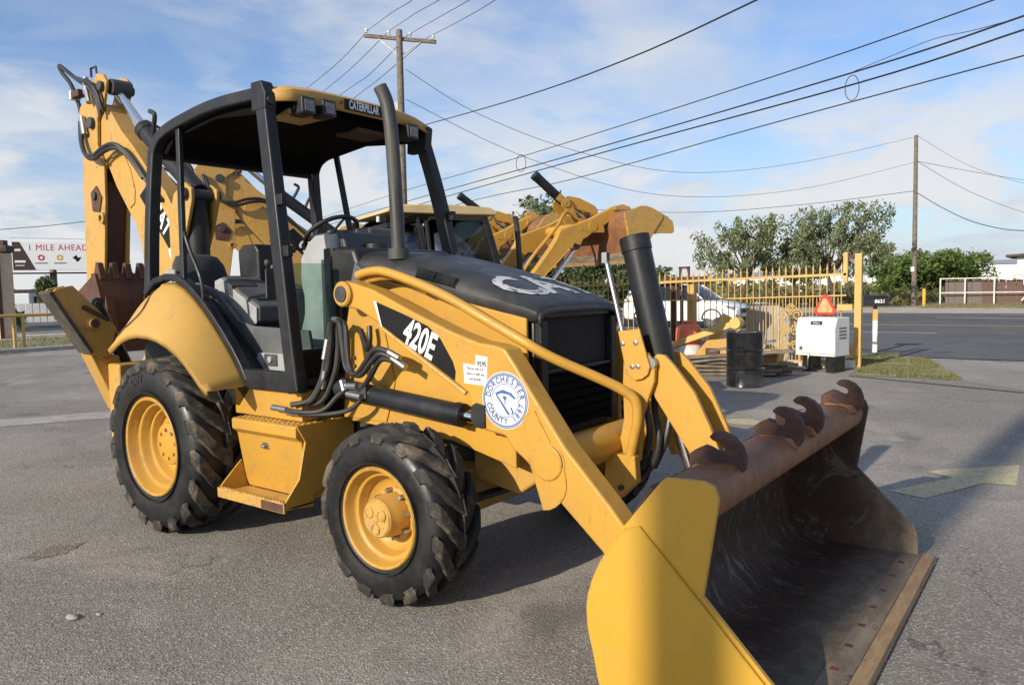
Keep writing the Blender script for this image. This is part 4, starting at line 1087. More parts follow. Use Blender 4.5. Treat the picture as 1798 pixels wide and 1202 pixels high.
# roof: pressed yellow top over a black liner
rf = MB()
xs_ = [-0.44, -0.30, 0.0, 0.35, 0.70, 0.92, 0.985]
prof_z = [2.80, 2.895, 2.945, 2.975, 2.985, 2.975, 2.945]
rows = []
for x, z in zip(xs_, prof_z):
    row = []
    for k in range(11):
        u = -1+2*k/10
        row.append((x+(0.03 if abs(u) < 0.75 and x > 0.9 else 0), 0.70*u, z+0.02*(1-u*u)-(0.035 if abs(u) > 0.95 else 0)))
    rows.append(row)
rows.append([(1.02 if 0 < k < 10 else 0.99, 0.70*(-1+2*k/10), 2.875-(0.0 if 0 < k < 10 else 0.02)) for k in range(11)])
roof = MB().loft(rows).build('roof', 'yellow_fender', BH, angle=40, solid=0.016)
ln = MB()
ln.prism([(-0.42, 2.70), (-0.40, 2.755), (-0.28, 2.835), (0.03, 2.885), (0.40, 2.91), (0.90, 2.905), (0.93, 2.83), (0.80, 2.80), (0.30, 2.845), (-0.25, 2.78), (-0.36, 2.68)], -0.69, 0.69)
ln.build('roof_liner', 'liner_black', roof, bevel=0.01)
for a, b in ((-0.52, -0.12), (-0.12, 0.10)):
    pass
MB().box(0.72, 0.96, -0.58, -0.30, 2.800, 2.84).build('roof_hatch', 'yellow_worn', roof, bevel=0.01)
MB().box(0.66, 0.90, 0.05, 0.35, 2.785, 2.83).build('roof_vent', 'rust_brown', roof, bevel=0.01)
cb = MB(); cb.prism([(0.82, 2.80), (0.965, 2.80), (0.975, 2.90), (0.93, 2.985), (0.82, 2.985)], -0.765, -0.675)
cb2 = MB(); cb2.prism([(0.78, 2.72), (0.98, 2.72), (1.005, 2.90), (0.94, 2.94), (0.80, 2.95)], 0.665, 0.74)
cb.build('corner_cap', 'black_paint', BH, bevel=0.012); cb2.build('corner_cap', 'black_paint', BH, bevel=0.012)
MB().lathe([(0.032, 0), (0.030, 0.012), (0, 0.014)], c=(0.972, -0.72, 2.86), axis='x', n=18).build('cap_bolt', 'black_plastic', BH)
# name plate on the roof edge
pl = MB().box(1.026, 1.031, -0.17, 0.18, 2.888, 2.962); plo = pl.build('name_plate', 'ink', roof)
tx = text_mb('CATERPILLAR', 0.078, 0.0028, 0.58)
tx.xf(frame((1.0325, 0.005, 2.926), (0, 1, 0), (0, 0, 1))); tx.build('plate_lettering', 'white_print', roof, smooth=False)
for y in (-0.20, 0.21): MB().lathe([(0.012, 0), (0.012, 0.006), (0, 0.006)], c=(1.028, y, 2.93), axis='x', n=10).build('plate_bolt', 'rust_brown', roof)
# work lamps
for y, z in ((-0.505, 2.848), (-0.335, 2.858), (0.45, 2.825)):
    sz = 0.056
    lb = MB().prism([(-sz, -sz*0.9), (-sz*0.8, -sz), (sz*0.8, -sz), (sz, -sz*0.9), (sz, sz*0.9), (sz*0.8, sz), (-sz*0.8, sz), (-sz, sz*0.9)], 0.93, 1.075, 'yz')
    lo = lb.build('work_lamp', 'black_plastic', BH, bevel=0.01, seg=3, loc=(0, y, z))
    ll = MB().box(1.0755, 1.080, -sz*0.68, sz*0.68, -sz*0.66, sz*0.66); ll.build('lamp_lens', 'lamp_lens', lo, bevel=0.003)
    MB().tube([(0.95, 0, 0.04), (0.92, 0.02, 0.10)], 0.012, 6).build('lamp_bracket', 'black_plastic', lo)
mr = MB().prism([(0.46, 2.84), (0.62, 2.86), (0.66, 2.72), (0.60, 2.64), (0.50, 2.66)], 0.985, 1.0, 'yz')

# ---- operator station
MB().box(-0.45, 1.22, -0.72, 0.72, 1.06, 1.10).build('cab_floor', 'grey_dark', BH)
ip_ = MB().prism([(-0.48, 1.12), (-0.48, 1.70), (-0.20, 1.735), (0.05, 1.68), (0.32, 1.46), (0.48, 1.42), (1.10, 1.40), (1.15, 1.12)], -0.605, -0.575)
ipo_ = ip_.build('inner_panel', 'grey_mid', BH, bevel=0.008)
MB().prism([(0.52, 1.12), (0.58, 1.24), (1.08, 1.24), (1.10, 1.12)], -0.63, -0.606).build('lower_trim', 'grey_light', ipo_, bevel=0.006)
MB().box(0.66, 0.80, -0.638, -0.631, 1.155, 1.235).build('switch_plate', 'grey_dark', ipo_, bevel=0.004)
MB().lathe([(0.024, 0), (0.022, -0.01), (0, -0.012)], c=(0.73, -0.638, 1.20), n=16).build('switch_knob', 'grey_light', ipo_)
MB().prism([(-0.34, 1.74), (-0.10, 1.70), (0.28, 1.40), (0.20, 1.30), (-0.30, 1.40)], -0.72, -0.606).build('wheel_arch_trim', 'grey_mid', BH, bevel=0.02)
cs = MB().prism([(-0.13, 1.58), (-0.12, 1.745), (-0.04, 1.765), (0.16, 1.655), (0.39, 1.545), (0.385, 1.435), (0.30, 1.385), (0.16, 1.475), (0.02, 1.60)], -0.50, -0.485)
cso = cs.build('arm_console', 'grey_light', BH, bevel=0.008)
MB().prism([(-0.11, 1.56), (-0.115, 1.755), (-0.04, 1.778), (0.16, 1.668), (0.40, 1.557), (0.395, 1.44), (0.305, 1.40)], -0.484, -0.16).build('console_cover', 'grey_mid', cso, bevel=0.02)
MB().prism([(-0.06, 1.785), (0.15, 1.672), (0.34, 1.585), (0.32, 1.565), (0.12, 1.645), (-0.08, 1.765)], -0.44, -0.22).build('console_pad', 'black_plastic', cso, bevel=0.01)
MB().prism([(0.06, 1.735), (0.11, 1.705), (0.115, 1.62), (0.065, 1.64)], -0.503, -0.30).build('console_strap', 'grey_dark', cso)
# seat
se = MB()
rows = []
for z, x0, x1, w in ((1.48, -0.52, -0.40, 0.20), (1.60, -0.56, -0.42, 0.23), (1.74, -0.60, -0.45, 0.235), (1.88, -0.63, -0.49, 0.21), (1.945, -0.64, -0.53, 0.17), (1.965, -0.62, -0.57, 0.10)):
    rows.append([(x0+(x1-x0)*(0.5-0.5*math.cos(a)), -0.36+w*math.sin(a)*(1 if abs(math.sin(a)) < 0.9 else 1.05), z) for a in [2*math.pi*k/20 for k in range(20)]])
se.loft(rows, closed=True); n0 = len(rows)*20; se.f.append(tuple(range(n0-20, n0)))
seat_o = se.build('seat_back', 'seat_fabric', BH, angle=50)
MB().box(-0.50, -0.02, -0.58, -0.14, 1.34, 1.50).build('seat_cushion', 'seat_fabric', BH, bevel=0.05, seg=4)
MB().box(-0.42, -0.12, -0.50, -0.20, 1.10, 1.34).build('seat_base', 'grey_dark', BH, bevel=0.02)
MB().box(-0.655, -0.50, -0.60, -0.572, 1.56, 1.84).build('seat_side', 'grey_light', seat_o, bevel=0.012)
# rear control pods
MB().prism([(-0.28, 1.66), (-0.30, 1.98), (-0.24, 2.03), (-0.06, 2.03), (-0.02, 1.98), (-0.02, 1.66)], -0.18, 0.14).build('control_pod', 'black_plastic', BH, bevel=0.025, seg=3)
MB().box(-0.20, 0.04, -0.20, 0.20, 1.10, 1.66).build('pod_pedestal', 'grey_dark', BH, bevel=0.02)
for x, y, t in ((0.03, -0.10, 0.20), (0.06, 0.02, 0.16), (0.10, -0.20, 0.26)):
    lv_ = MB().tube([(x, y, 1.60), (x+0.02, y, 1.70), (x+0.05, y-0.02, 1.70+t*0.6)], 0.010, 8, smooth=3)
    lo_ = lv_.build('control_lever', 'black_plastic', BH)
    MB().lathe([(0.0, 0.045), (0.018, 0.04), (0.024, 0.02), (0.020, 0.0), (0.010, -0.01)], c=(x+0.05, y-0.02, 1.70+t*0.6), axis='z', n=14).build('lever_knob', 'grey_dark', lo_)
    MB().lathe([(0.05, 1.56), (0.042, 1.60), (0.030, 1.62), (0.030, 1.64), (0.014, 1.66)], c=(x, y, 0), axis='z', n=14).build('lever_boot', 'black_plastic', lo_)
# front dash column
dc = MB().prism([(0.74, 1.18), (0.76, 1.40), (0.80, 1.50), (0.80, 1.62), (0.77, 1.70), (0.78, 1.88), (0.86, 1.98), (0.94, 2.03), (1.14, 2.03), (1.15, 1.90), (1.16, 1.18)], -0.40, 0.05)
dco = dc.build('dash_column', 'grey_light', BH, bevel=0.02, seg=3)
MB().prism([(0.72, 1.885), (0.86, 2.01), (0.94, 2.045), (1.18, 2.045), (1.22, 1.90), (1.18, 1.86), (0.9, 1.86)], -0.36, 0.20).build('dash_cover', 'grey_dark', dco, bevel=0.02)
MB().prism([(1.02, 1.20), (1.02, 1.86), (1.17, 1.88), (1.17, 1.20)], -0.415, -0.401).build('dash_trim', 'grey_dark', dco, bevel=0.004)
MB().box(0.99, 1.15, -0.10, 0.16, 2.02, 2.09).build('instrument_pod', 'grey_mid', dco, bevel=0.03, seg=3)
swc = Vector((0.70, -0.05, 2.07)); ax = Vector((-0.55, 0, 0.83)).normalized()
b1 = Vector((0, 1, 0)); b2 = ax.cross(b1)
ring = [swc+b1*0.20*math.cos(2*math.pi*k/32)+b2*0.20*math.sin(2*math.pi*k/32) for k in range(33)]
sw = MB().tube(ring, 0.016, 10, caps=False)
swo = sw.build('steering_wheel', 'black_plastic', BH)
hubm = MB().cyl(swc-ax*0.05, swc+ax*0.01, 0.045, 16)
for k in range(3):
    t = 2*math.pi*k/3+0.5
    hubm.cyl(swc, swc+(b1*math.cos(t)+b2*math.sin(t))*0.19-ax*0.0, 0.010, 6)
hubm.cyl(swc-ax*0.04, (0.90, -0.05, 1.80), 0.03, 12)
hubm.build('steering_hub', 'black_plastic', swo)
kn = MB().cyl((0.60, -0.20, 1.96), (0.52, -0.33, 1.955), 0.010, 8); kn.cyl((0.56, -0.27, 1.957), (0.52, -0.335, 1.955), 0.026, 12); kn.build('turn_lever', 'black_plastic', BH)
# front lower window and black panel
MB().box(1.155, 1.163, -0.775, -0.44, 1.29, 1.83).build('front_window', 'dusty_glass', BH, smooth=False)
MB().box(1.13, 1.19, -0.79, -0.44, 1.02, 1.285).build('front_panel', 'grille_black', BH, bevel=0.02)
MB().box(1.13, 1.17, 0.44, 0.79, 1.02, 1.285).build('front_panel', 'grille_black', BH, bevel=0.02)
fw_ = MB().prism([(-0.46, 1.28), (-0.42, 1.28), (-0.42, 1.93), (-0.46, 1.93)], 1.10, 1.20, 'yz'); fw_.build('window_pillar', 'black_plastic', BH, bevel=0.01)
cw = MB().prism([(1.14, 1.62), (1.14, 1.90), (1.22, 1.94), (1.40, 1.925), (1.46, 1.78), (1.42, 1.62)], -0.46, 0.46); cw.build('cowl', 'rust_brown' if False else 'black_plastic', BH, bevel=0.04, seg=4)
mro = MB().box(0.74, 0.75, -0.66, -0.56, 1.62, 1.80); mro.build('side_mirror', 'glass_dark', BH, bevel=0.01)
MB().box(0.75, 0.77, -0.67, -0.55, 1.61, 1.81).build('mirror_shell', 'black_plastic', BH, bevel=0.01)
# rear window frame, far side
MB().box(-0.50, -0.44, -0.74, 0.74, 2.66, 2.74).build('rear_header', 'black_paint', BH, bevel=0.012)
MB().box(-0.50, -0.44, -0.76, 0.76, 1.60, 1.68).build('rear_sill', 'black_paint', BH, bevel=0.012)

# ---------------------------------------------------------------- backhoe at the rear
YC = -0.05
boom = [(-1.36, 1.00), (-1.24, 1.12), (-1.20, 1.50), (-1.22, 1.95), (-1.28, 2.38), (-1.43, 2.57), (-1.65, 2.735), (-1.94, 3.02), (-2.16, 3.20), (-2.30, 3.36), (-2.42, 3.48), (-2.60, 3.50), (-2.76, 3.42), (-2.83, 3.30),
        (-2.79, 3.18), (-2.60, 3.03), (-2.42, 2.88), (-2.29, 2.68), (-2.10, 2.46), (-1.97, 2.32), (-1.88, 2.12), (-1.84, 1.85), (-1.78, 1.40), (-1.62, 1.05), (-1.48, 0.98)]
bo = MB().prism(boom, YC-0.09, YC+0.09).build('boom', 'yellow_worn', BH, bevel=0.012, seg=3)
for s in (-1, 1):
    bp = [(-2.30, 3.02), (-2.10, 2.97), (-1.99, 2.80), (-1.93, 2.62), (-1.95, 2.50), (-2.03, 2.46), (-2.14, 2.56), (-2.24, 2.72), (-2.34, 2.90)]
    MB().prism(bp, YC+s*0.09, YC+s*0.100).build('doubler_plate', 'yellow_worn', bo, bevel=0.008)
y_ = YC-0.0915
dk = MB().add([(-1.86, y_, 2.56), (-1.70, y_, 2.66), (-1.34, y_, 2.28), (-1.30, y_, 2.08), (-1.40, y_, 2.06)], [tuple(range(5))]); dk.build('boom_decal', 'ink', bo, smooth=False)
wk = MB().add([(-1.41, y_-0.0005, 2.05), (-1.30, y_-0.0005, 2.07), (-1.30, y_-0.0005, 1.98), (-1.38, y_-0.0005, 1.97)], [(0, 1, 2, 3)]); wk.build('decal_stripe', 'white_print', bo, smooth=False)
tt = text_mb('CAT', 0.22, 0.006, 0.80); tt.xf(frame((-1.50, y_-0.001, 2.33), (0.62, 0, -0.78), (0.72, 0, 0.9))); tt.build('boom_lettering', 'white_print', bo, smooth=False)
# stick, hanging behind the boom
stick = [(-2.30, 3.66), (-2.36, 3.74), (-2.48, 3.77), (-2.58, 3.70), (-2.66, 3.55), (-2.86, 3.52), (-2.92, 3.42), (-2.86, 3.20), (-2.90, 2.60), (-2.94, 1.88), (-2.95, 1.46), (-2.86, 1.40), (-2.74, 1.46), (-2.56, 1.87), (-2.46, 2.55), (-2.44, 2.90), (-2.55, 3.10), (-2.52, 3.35), (-2.38, 3.46)]
for s in (-1, 1):
    MB().prism(stick, YC+s*0.095, YC+s*0.125).build('stick_plate', 'yellow_worn', BH, bevel=0.008)
sk_ = MB().prism([(-2.84, 2.95), (-2.92, 1.9), (-2.90, 1.5), (-2.76, 1.52), (-2.60, 1.9), (-2.49, 2.55), (-2.50, 2.75)], YC-0.09, YC+0.09)
sk_.build('stick_core', 'rust_brown', BH, bevel=0.006)
MB().prism([(-2.95, 3.3), (-3.0, 1.9), (-3.0, 1.5), (-2.965, 1.5), (-2.962, 1.9), (-2.90, 3.3)], YC-0.06, YC+0.06).build('bucket_cylinder', 'black_paint', BH, bevel=0.02)
for x, z, r in ((-2.62, 3.32, 0.055), (-2.38, 3.63, 0.045), (-2.82, 1.52, 0.05), (-2.62, 2.62, 0.04), (-1.40, 1.08, 0.06)):
    MB().cyl((x, YC-0.165, z), (x, YC+0.165, z), r, 20).build('pivot_pin', 'grey_dark', BH, bevel=0.006)
pk = MB().prism([(-2.72, 2.66), (-2.60, 2.72), (-2.50, 2.60), (-2.56, 2.46), (-2.70, 2.48)], YC-0.140, YC-0.126); pk.build('stick_lug', 'rust_brown', BH, bevel=0.008)
hc_ = MB().lathe([(0.055, 0), (0.055, -0.03), (0.03, -0.035), (0.03, 0.0)], c=(-2.50, YC-0.127, 2.40), n=20); hc_.build('stick_eye', 'yellow_worn', BH)
# stick cylinder along the back of the boom
a_, b_ = Vector((-1.02, YC, 2.52)), Vector((-1.86, YC, 3.16)); dd = (b_-a_).normalized()
c1 = MB().cyl(a_, b_, 0.082, 28); c1.cyl(b_-dd*0.05, b_+dd*0.04, 0.09, 28)
c1o = c1.build('stick_cylinder', 'black_paint', BH, bevel=0.008)
MB().cyl(b_, (-2.38, YC, 3.63), 0.042, 20).build('cylinder_rod', 'chrome', c1o)
for s in (-1, 1): mt_ = MB().prism([(-1.30, 2.30), (-1.20, 2.52), (-1.02, 2.60), (-0.92, 2.54), (-0.92, 2.44), (-1.02, 2.20), (-1.24, 1.80), (-1.30, 2.0)], YC+s*0.10, YC+s*0.135).build('cylinder_mount', 'yellow_worn', BH, bevel=0.01)
MB().cyl((-1.0, YC-0.17, 2.50), (-1.0, YC+0.17, 2.50), 0.05, 20).build('pivot_pin', 'grey_dark', BH)
c2 = MB().cyl((-1.06, YC, 2.46), (-1.10, YC, 1.20), 0.095, 24); c2.build('boom_cylinder', 'black_paint', BH, bevel=0.01)
# hose loop at the boom tip
loops = [
 [(-2.40, YC-0.15, 3.36), (-2.44, YC-0.16, 3.52), (-2.58, YC-0.16, 3.66), (-2.80, YC-0.13, 3.74), (-3.14, YC-0.06, 3.88), (-3.40, YC-0.05, 4.02), (-3.44, YC-0.05, 4.02), (-3.38, YC-0.05, 3.95), (-3.19, YC-0.05, 3.79), (-2.99, YC-0.07, 3.53), (-2.90, YC-0.10, 3.34)],
 [(-2.36, YC-0.15, 3.40), (-2.40, YC-0.17, 3.56), (-2.52, YC-0.18, 3.68), (-2.72, YC-0.16, 3.74), (-2.98, YC-0.10, 3.82)],
 [(-2.82, YC-0.15, 3.36), (-2.78, YC-0.17, 3.16), (-2.66, YC-0.19, 3.02), (-2.48, YC-0.20, 2.985), (-2.30, YC-0.19, 3.04), (-2.12, YC-0.18, 3.05), (-1.98, YC-0.15, 2.98), (-1.84, YC-0.13, 2.86), (-1.60, YC-0.12, 2.62), (-1.44, YC-0.11, 2.48)],
 [(-2.80, YC-0.15, 3.34), (-2.74, YC-0.18, 3.14), (-2.62, YC-0.20, 3.00), (-2.44, YC-0.21, 2.95), (-2.26, YC-0.20, 3.0), (-2.08, YC-0.18, 3.01), (-1.92, YC-0.15, 2.92), (-1.70, YC-0.13, 2.70)],
 [(-1.70, YC-0.02, 3.05), (-1.64, YC-0.04, 3.16), (-1.60, YC-0.05, 3.26), (-1.66, YC-0.06, 3.30)],
 [(-1.52, YC-0.02, 2.95), (-1.44, YC-0.04, 3.12), (-1.34, YC-0.04, 3.10)]]
for l in loops: MB().tube(l, 0.021, 10, smooth=5).build('hydraulic_hose', 'hose', BH)
hk = MB().box(-3.02, -2.86, YC-0.14, YC-0.06, 3.62, 3.69); hk.build('hose_clamp', 'rust_brown', BH, bevel=0.01)
hk = MB().box(-3.06, -3.02, YC-0.14, YC-0.04, 3.61, 3.70); hk.build('hose_clamp', 'white_paint', BH, bevel=0.01)
for a, b in (((-2.66, YC-0.15, 3.60), (-2.68, YC-0.14, 3.76)), ((-2.56, YC-0.17, 3.50), (-2.62, YC-0.16, 3.62)), ((-2.72, YC-0.16, 3.22), (-2.78, YC-0.15, 3.40))):
    MB().cyl(a, b, 0.03, 10).build('hose_fitting', 'steel', BH)
lo2 = MB().tube([(-2.58, YC-0.13, 3.75), (-2.58, YC-0.13, 3.83), (-2.48, YC-0.13, 3.83), (-2.47, YC-0.13, 3.77)], 0.012, 6); lo2.build('hose_guide', 'hose', BH)
hcap = MB().lathe([(0.0, -0.09), (0.075, -0.09), (0.08, 0.09), (0.0, 0.09)], c=(-2.34, YC+0.02, 3.63), n=20)
hcap.build('rod_eye', 'grey_dark', BH)
# digging bucket curled under the stick
kb = [(-2.22, 1.86), (-2.12, 1.62), (-2.10, 1.42), (-2.18, 1.22), (-2.36, 1.10), (-2.60, 1.10), (-2.80, 1.24), (-2.88, 1.44), (-2.84, 1.60), (-2.74, 1.64), (-2.68, 1.46), (-2.54, 1.30), (-2.38, 1.30), (-2.28, 1.44), (-2.30, 1.66), (-2.32, 1.86)]
by0, by1 = YC-0.36, YC+0.12
bko = MB().prism(kb, by0, by1).build('digging_bucket', 'rust_brown', BH, bevel=0.008)
for y in (by0-0.012, by1): MB().prism(kb[:9]+[(-2.74, 1.62)], y, y+0.012).build('bucket_side', 'rust_brown', bko, bevel=0.004)
for k in range(4):
    y = by0+0.05+k*(by1-by0-0.1)/3
    MB().prism([(-2.33, 1.80), (-2.18, 1.80), (-2.22, 1.955), (-2.26, 1.965)], y-0.030, y+0.030).build('tooth', 'rust_brown', bko, bevel=0.01)
MB().prism([(-2.16, 1.40), (-2.08, 1.24), (-2.02, 1.22), (-2.10, 1.66)], by0+0.02, by0+0.10).build('bucket_rib', 'rust_brown', bko, bevel=0.005)
MB().prism([(-2.16, 1.40), (-2.08, 1.24), (-2.02, 1.22), (-2.10, 1.66)], by1-0.10, by1-0.02).build('bucket_rib', 'rust_brown', bko, bevel=0.005)
# swing frame
swf = MB().prism([(-1.15, 0.45), (-1.70, 0.55), (-1.75, 1.0), (-1.60, 1.15), (-1.15, 1.15)], -0.30, 0.30); swf.build('swing_frame', 'yellow_worn', BH, bevel=0.02)
MB().box(-1.25, -1.05, -0.80, 0.80, 0.40, 1.10).build('stabiliser_frame', 'yellow_worn', BH, bevel=0.02)
# stabilisers folded up
for s in (-1, 1):
    up_ = [(-1.20, 1.68), (-1.17, 1.71), (-1.05, 1.735), (-0.77, 1.43), (-0.735, 1.38), (-0.79, 1.165), (-0.86, 1.15), (-0.925, 1.185)]
    so = MB().prism([(s*-p[0], p[1]) for p in up_], -1.22, -1.19, 'yz').build('stabiliser_leg', 'yellow_worn', BH, bevel=0.006)
    MB().prism([(s*-p[0], p[1]) for p in up_], -1.37, -1.34, 'yz').build('leg_plate', 'yellow_worn', so, bevel=0.006)
    MB().prism([(s*0.955, 1.19), (s*1.235, 1.68), (s*1.205, 1.70), (s*0.925, 1.20)], -1.38, -1.17, 'yz').build('street_pad', 'pad_grey', so, bevel=0.008)
    lg = [(-0.93, 1.19), (-0.70, 1.16), (-0.62, 0.78), (-0.73, 0.70)]
    MB().prism([(s*-p[0], p[1]) for p in lg], -1.42, -1.24, 'yz').build('leg_beam', 'yellow_worn', so, bevel=0.01)
    MB().lathe([(0.052, 0), (0.052, 0.02), (0.036, 0.022), (0.036, 0.05), (0, 0.05)], c=(-1.19, s*0.925, 1.435), axis='x', n=24).build('leg_pin', 'yellow_worn', so)
    MB().lathe([(0.034, 0.05), (0.034, 0.065), (0, 0.066)], c=(-1.19, s*0.925, 1.435), axis='x', n=20).build('pin_head', 'rust_brown', so)
    MB().lathe([(0.052, -0.02), (0.052, 0.03), (0.03, 0.032), (0.03, 0.045), (0, 0.045)], c=(-1.30, s*0.83, 1.585), axis='x', n=24).build('leg_pin', 'grey_dark', so)
    MB().cyl((-1.30, s*0.83, 1.585), (-1.30, s*0.55, 0.9), 0.05, 18).build('stabiliser_cylinder', 'black_paint', so)
    MB().prism([(s*1.0, 1.55), (s*0.985, 1.58), (s*0.96, 1.575), (s*0.79, 1.47), (s*0.80, 1.44)], -1.19, -1.183, 'yz').build('slot_cover', 'rust_brown', so, bevel=0.002)
# ---------------------------------------------------------------- two cab machines parked behind
SKIP = {'roof', 'corner_cap', 'cap_bolt', 'model_decal', 'decal_stripe', 'model_lettering', 'seal_decal', 'seal_ring', 'seal_lettering', 'seal_emblem', 'auction_sticker', 'sticker_lettering', 'lift_cylinder', 'cylinder_rod_lift', 'hook', 'hook_pin',
        'work_lamp', 'hose_fitting', 'name_plate', 'plate_lettering', 'plate_bolt', 'grab_rail', 'front_window', 'side_mirror', 'mirror_shell', 'emblem_lettering', 'sidewall_lettering', 'paint_scuff', 'level_indicator_rod'}
ARM = {'loader_arm', 'torque_tube', 'lever_bracket', 'indicator_plate', 'tilt_lever', 'lever_pin', 'tilt_cylinder', 'hydraulic_tube', 'tube_bracket'}
BUCK = {'bucket_shell', 'bucket_side', 'cutting_edge', 'bucket_hinge'}
def base(n): return n.split('.')[0]
def about(px, pz, deg):
    t = Matrix.Translation((px, 0, pz))
    return t @ Matrix.Rotation(R(-deg), 4, 'Y') @ t.inverted()
def clone(src, parent, mtx=None):
    c = src.copy(); COL.objects.link(c); c.parent = parent
    if mtx is not None: c.matrix_local = mtx @ src.matrix_local
    if base(src.name) in ('bucket_side', 'wear_plate') and src.data.materials[0].name == 'yellow_new':
        c.material_slots[0].link = 'OBJECT'; c.material_slots[0].material = M['yellow_worn']
    if base(src.name) == 'bucket_shell' or (base(src.name) == 'bucket_side' and src.data.materials[0].name == 'bucket_rust'):
        c.material_slots[0].link = 'OBJECT'; c.material_slots[0].material = M['rim_rust']
    for g in src.children:
        if base(g.name) in SKIP and not base(src.name).startswith('boom'): continue
        clone(g, c)
    return c
def cab_machine(loc, head, label, deg, dump):
    root = empty('backhoe_loader', loc, R(head))
    tag(root, label, 'backhoe loader', 'cab backhoe loaders parked behind')
    A = about(1.60, 1.632, deg)
    B = A @ about(3.53, 0.34, -deg-dump)
    L_ = A @ about(3.04, 0.80, -30)
    T = L_ @ about(3.31, 1.245, -4)
    root.scale = (1.03, 1.0, 0.955)
    for ch_ in list(BH.children):
        b = base(ch_.name)
        if b in SKIP: continue
        clone(ch_, root, T if b == 'tilt_cylinder' else L_ if b in ('lever_bracket', 'indicator_plate', 'tilt_lever', 'lever_pin') else A if b in ARM else B if b in BUCK else None)
    # enclosed cab: panes between the posts, dark frames, pale roof
    cab_parts(root)
    for s in (-1, 1):
        p = A @ Vector((2.62, s*0.655, 0.965))
        a = Vector((1.50, s*0.655, 1.055)); m_ = a+(p-a)*0.55
        o = MB().cyl(a, m_, 0.055, 16).build('lift_cylinder', 'black_paint', root)
        MB().cyl(m_, p, 0.033, 12).build('cylinder_rod', 'chrome', o)
    return root
CABM = []
def cab_parts(root):
    if not CABM:
        def keep(o): CABM.append(o); return o
        for s in (-1, 1):
            y = s*0.80
            keep(MB().add([(-0.44, s*0.77, 1.72), (0.0, s*0.80, 1.72), (-0.06, s*0.735, 2.78), (-0.42, s*0.735, 2.68)], [(0, 1, 2, 3)]).build('side_window', 'glass_dark', root, solid=0.006))
            keep(MB().add([(0.06, s*0.80, 1.72), (0.55, s*0.81, 1.35), (1.10, s*0.81, 1.30), (1.08, s*0.785, 1.98), (0.86, s*0.725, 2.78), (-0.02, s*0.735, 2.80)], [(0, 1, 2, 3, 4, 5)]).build('door_window', 'glass_dark', root, solid=0.006))
            dp = [(0.60, s*0.82, 1.30), (1.16, s*0.82, 1.30), (1.12, s*0.80, 1.95), (0.92, s*0.74, 2.72), (0.84, s*0.735, 2.79), (0.06, s*0.74, 2.80), (-0.01, s*0.745, 2.74), (0.06, s*0.81, 1.78), (0.60, s*0.82, 1.30)]
            keep(sweep_rect(dp, 0.05, 0.07, (0, 1, 0)).build('door_seal', 'black_plastic', root, bevel=0.01))
            keep(MB().tube([(0.16, s*0.86, 2.50), (0.24, s*0.87, 2.46), (0.26, s*0.87, 2.36), (0.16, s*0.87, 2.20), (0.18, s*0.86, 1.95)], 0.016, 8, smooth=4).build('grab_rail', 'black_plastic', root))
        keep(MB().box(-0.49, -0.48, -0.68, 0.68, 1.70, 2.66).build('rear_window', 'glass_dark', root, smooth=False))
        keep(MB().box(1.10, 1.108, -0.74, 0.74, 1.95, 2.30).build('windshield', 'glass_dark', root, smooth=False))
        ro = MB().prism([(-0.62, 2.86), (-0.56, 2.93), (-0.35, 2.985), (0.35, 3.01), (0.98, 2.985), (1.10, 2.92), (1.08, 2.87), (0.6, 2.86)], -0.80, 0.80)
        keep(ro.build('cab_roof', 'cream_roof', root, bevel=0.02, seg=3))
        for y in (-0.62, 0.62):
            lo = MB().box(-0.66, -0.56, y-0.06, y+0.06, 2.72, 2.83).build('rear_lamp', 'black_plastic', root, bevel=0.01); keep(lo)
            keep(MB().box(-0.672, -0.661, y-0.045, y+0.045, 2.735, 2.815).build('lamp_glass', 'white_paint', root))
        keep(MB().box(-0.52, -0.50, -0.80, -0.72, 2.70, 2.82).build('tail_light', 'red_print', root, bevel=0.006))
        keep(MB().box(-0.50, -0.42, -0.81, -0.73, 1.7, 2.8).build('corner_pillar', 'black_paint', root, bevel=0.01))
        keep(MB().lathe([(0.0, 3.12), (0.045, 3.10), (0.06, 3.05), (0.06, 3.02)], c=(0.2, 0.3, 0), axis='z', n=16).build('beacon', 'white_paint', root))
    else:
        for o in CABM:
            c = o.copy(); COL.objects.link(c); c.parent = root
plain('cream_roof', (0.60, 0.45, 0.22), 0.5, c2=(0.50, 0.37, 0.18))
cab_machine((-3.12, 4.60, 0), 66, 'backhoe loader with enclosed glass cab and raised bucket, directly behind the open-canopy machine', 72, 80)
cab_machine((-5.95, 6.15, 0), 65, 'farthest backhoe loader, its raised arm showing left of the nearer cab machine\'s arm', 76, 50)

# ---------------------------------------------------------------- yellow iron gate along the lot
GY = 11.55
def rail_z(x): return 1.755+0.0205*x
gate = empty('iron_gate', (1.6, GY, 0))
tag(gate, 'tall yellow iron picket gate with spear tips, in front of the white car', 'gate')
def spear_mesh(h):
    mb = MB().box(-0.0075, 0.0075, -0.0075, 0.0075, 0.06, h)
    mb.lathe([(0.010, h), (0.022, h+0.035), (0.012, h+0.060), (0.024, h+0.085), (0.014, h+0.13), (0.0, h+0.22)], axis='z', n=6)
    return mb
s0 = None
x = 1.46; k = 0
while x > -5.0:
    if s0 is None: o = s0 = spear_mesh(1.80).build('picket', 'yellow_rail', gate)
    else:
        o = s0.copy(); COL.objects.link(o)
    o.location = (x-1.6, 0, rail_z(x)-1.80+0.015)
    x -= 0.130; k += 1
p1 = None
x = 1.395
while x > -0.35:
    if p1 is None: o = p1 = MB().box(-0.006, 0.006, -0.006, 0.006, 0.08, 1.36).build('bar', 'yellow_rail', gate)
    else: o = p1.copy(); COL.objects.link(o)
    o.location = (x-1.6, 0.03, 0); x -= 0.130
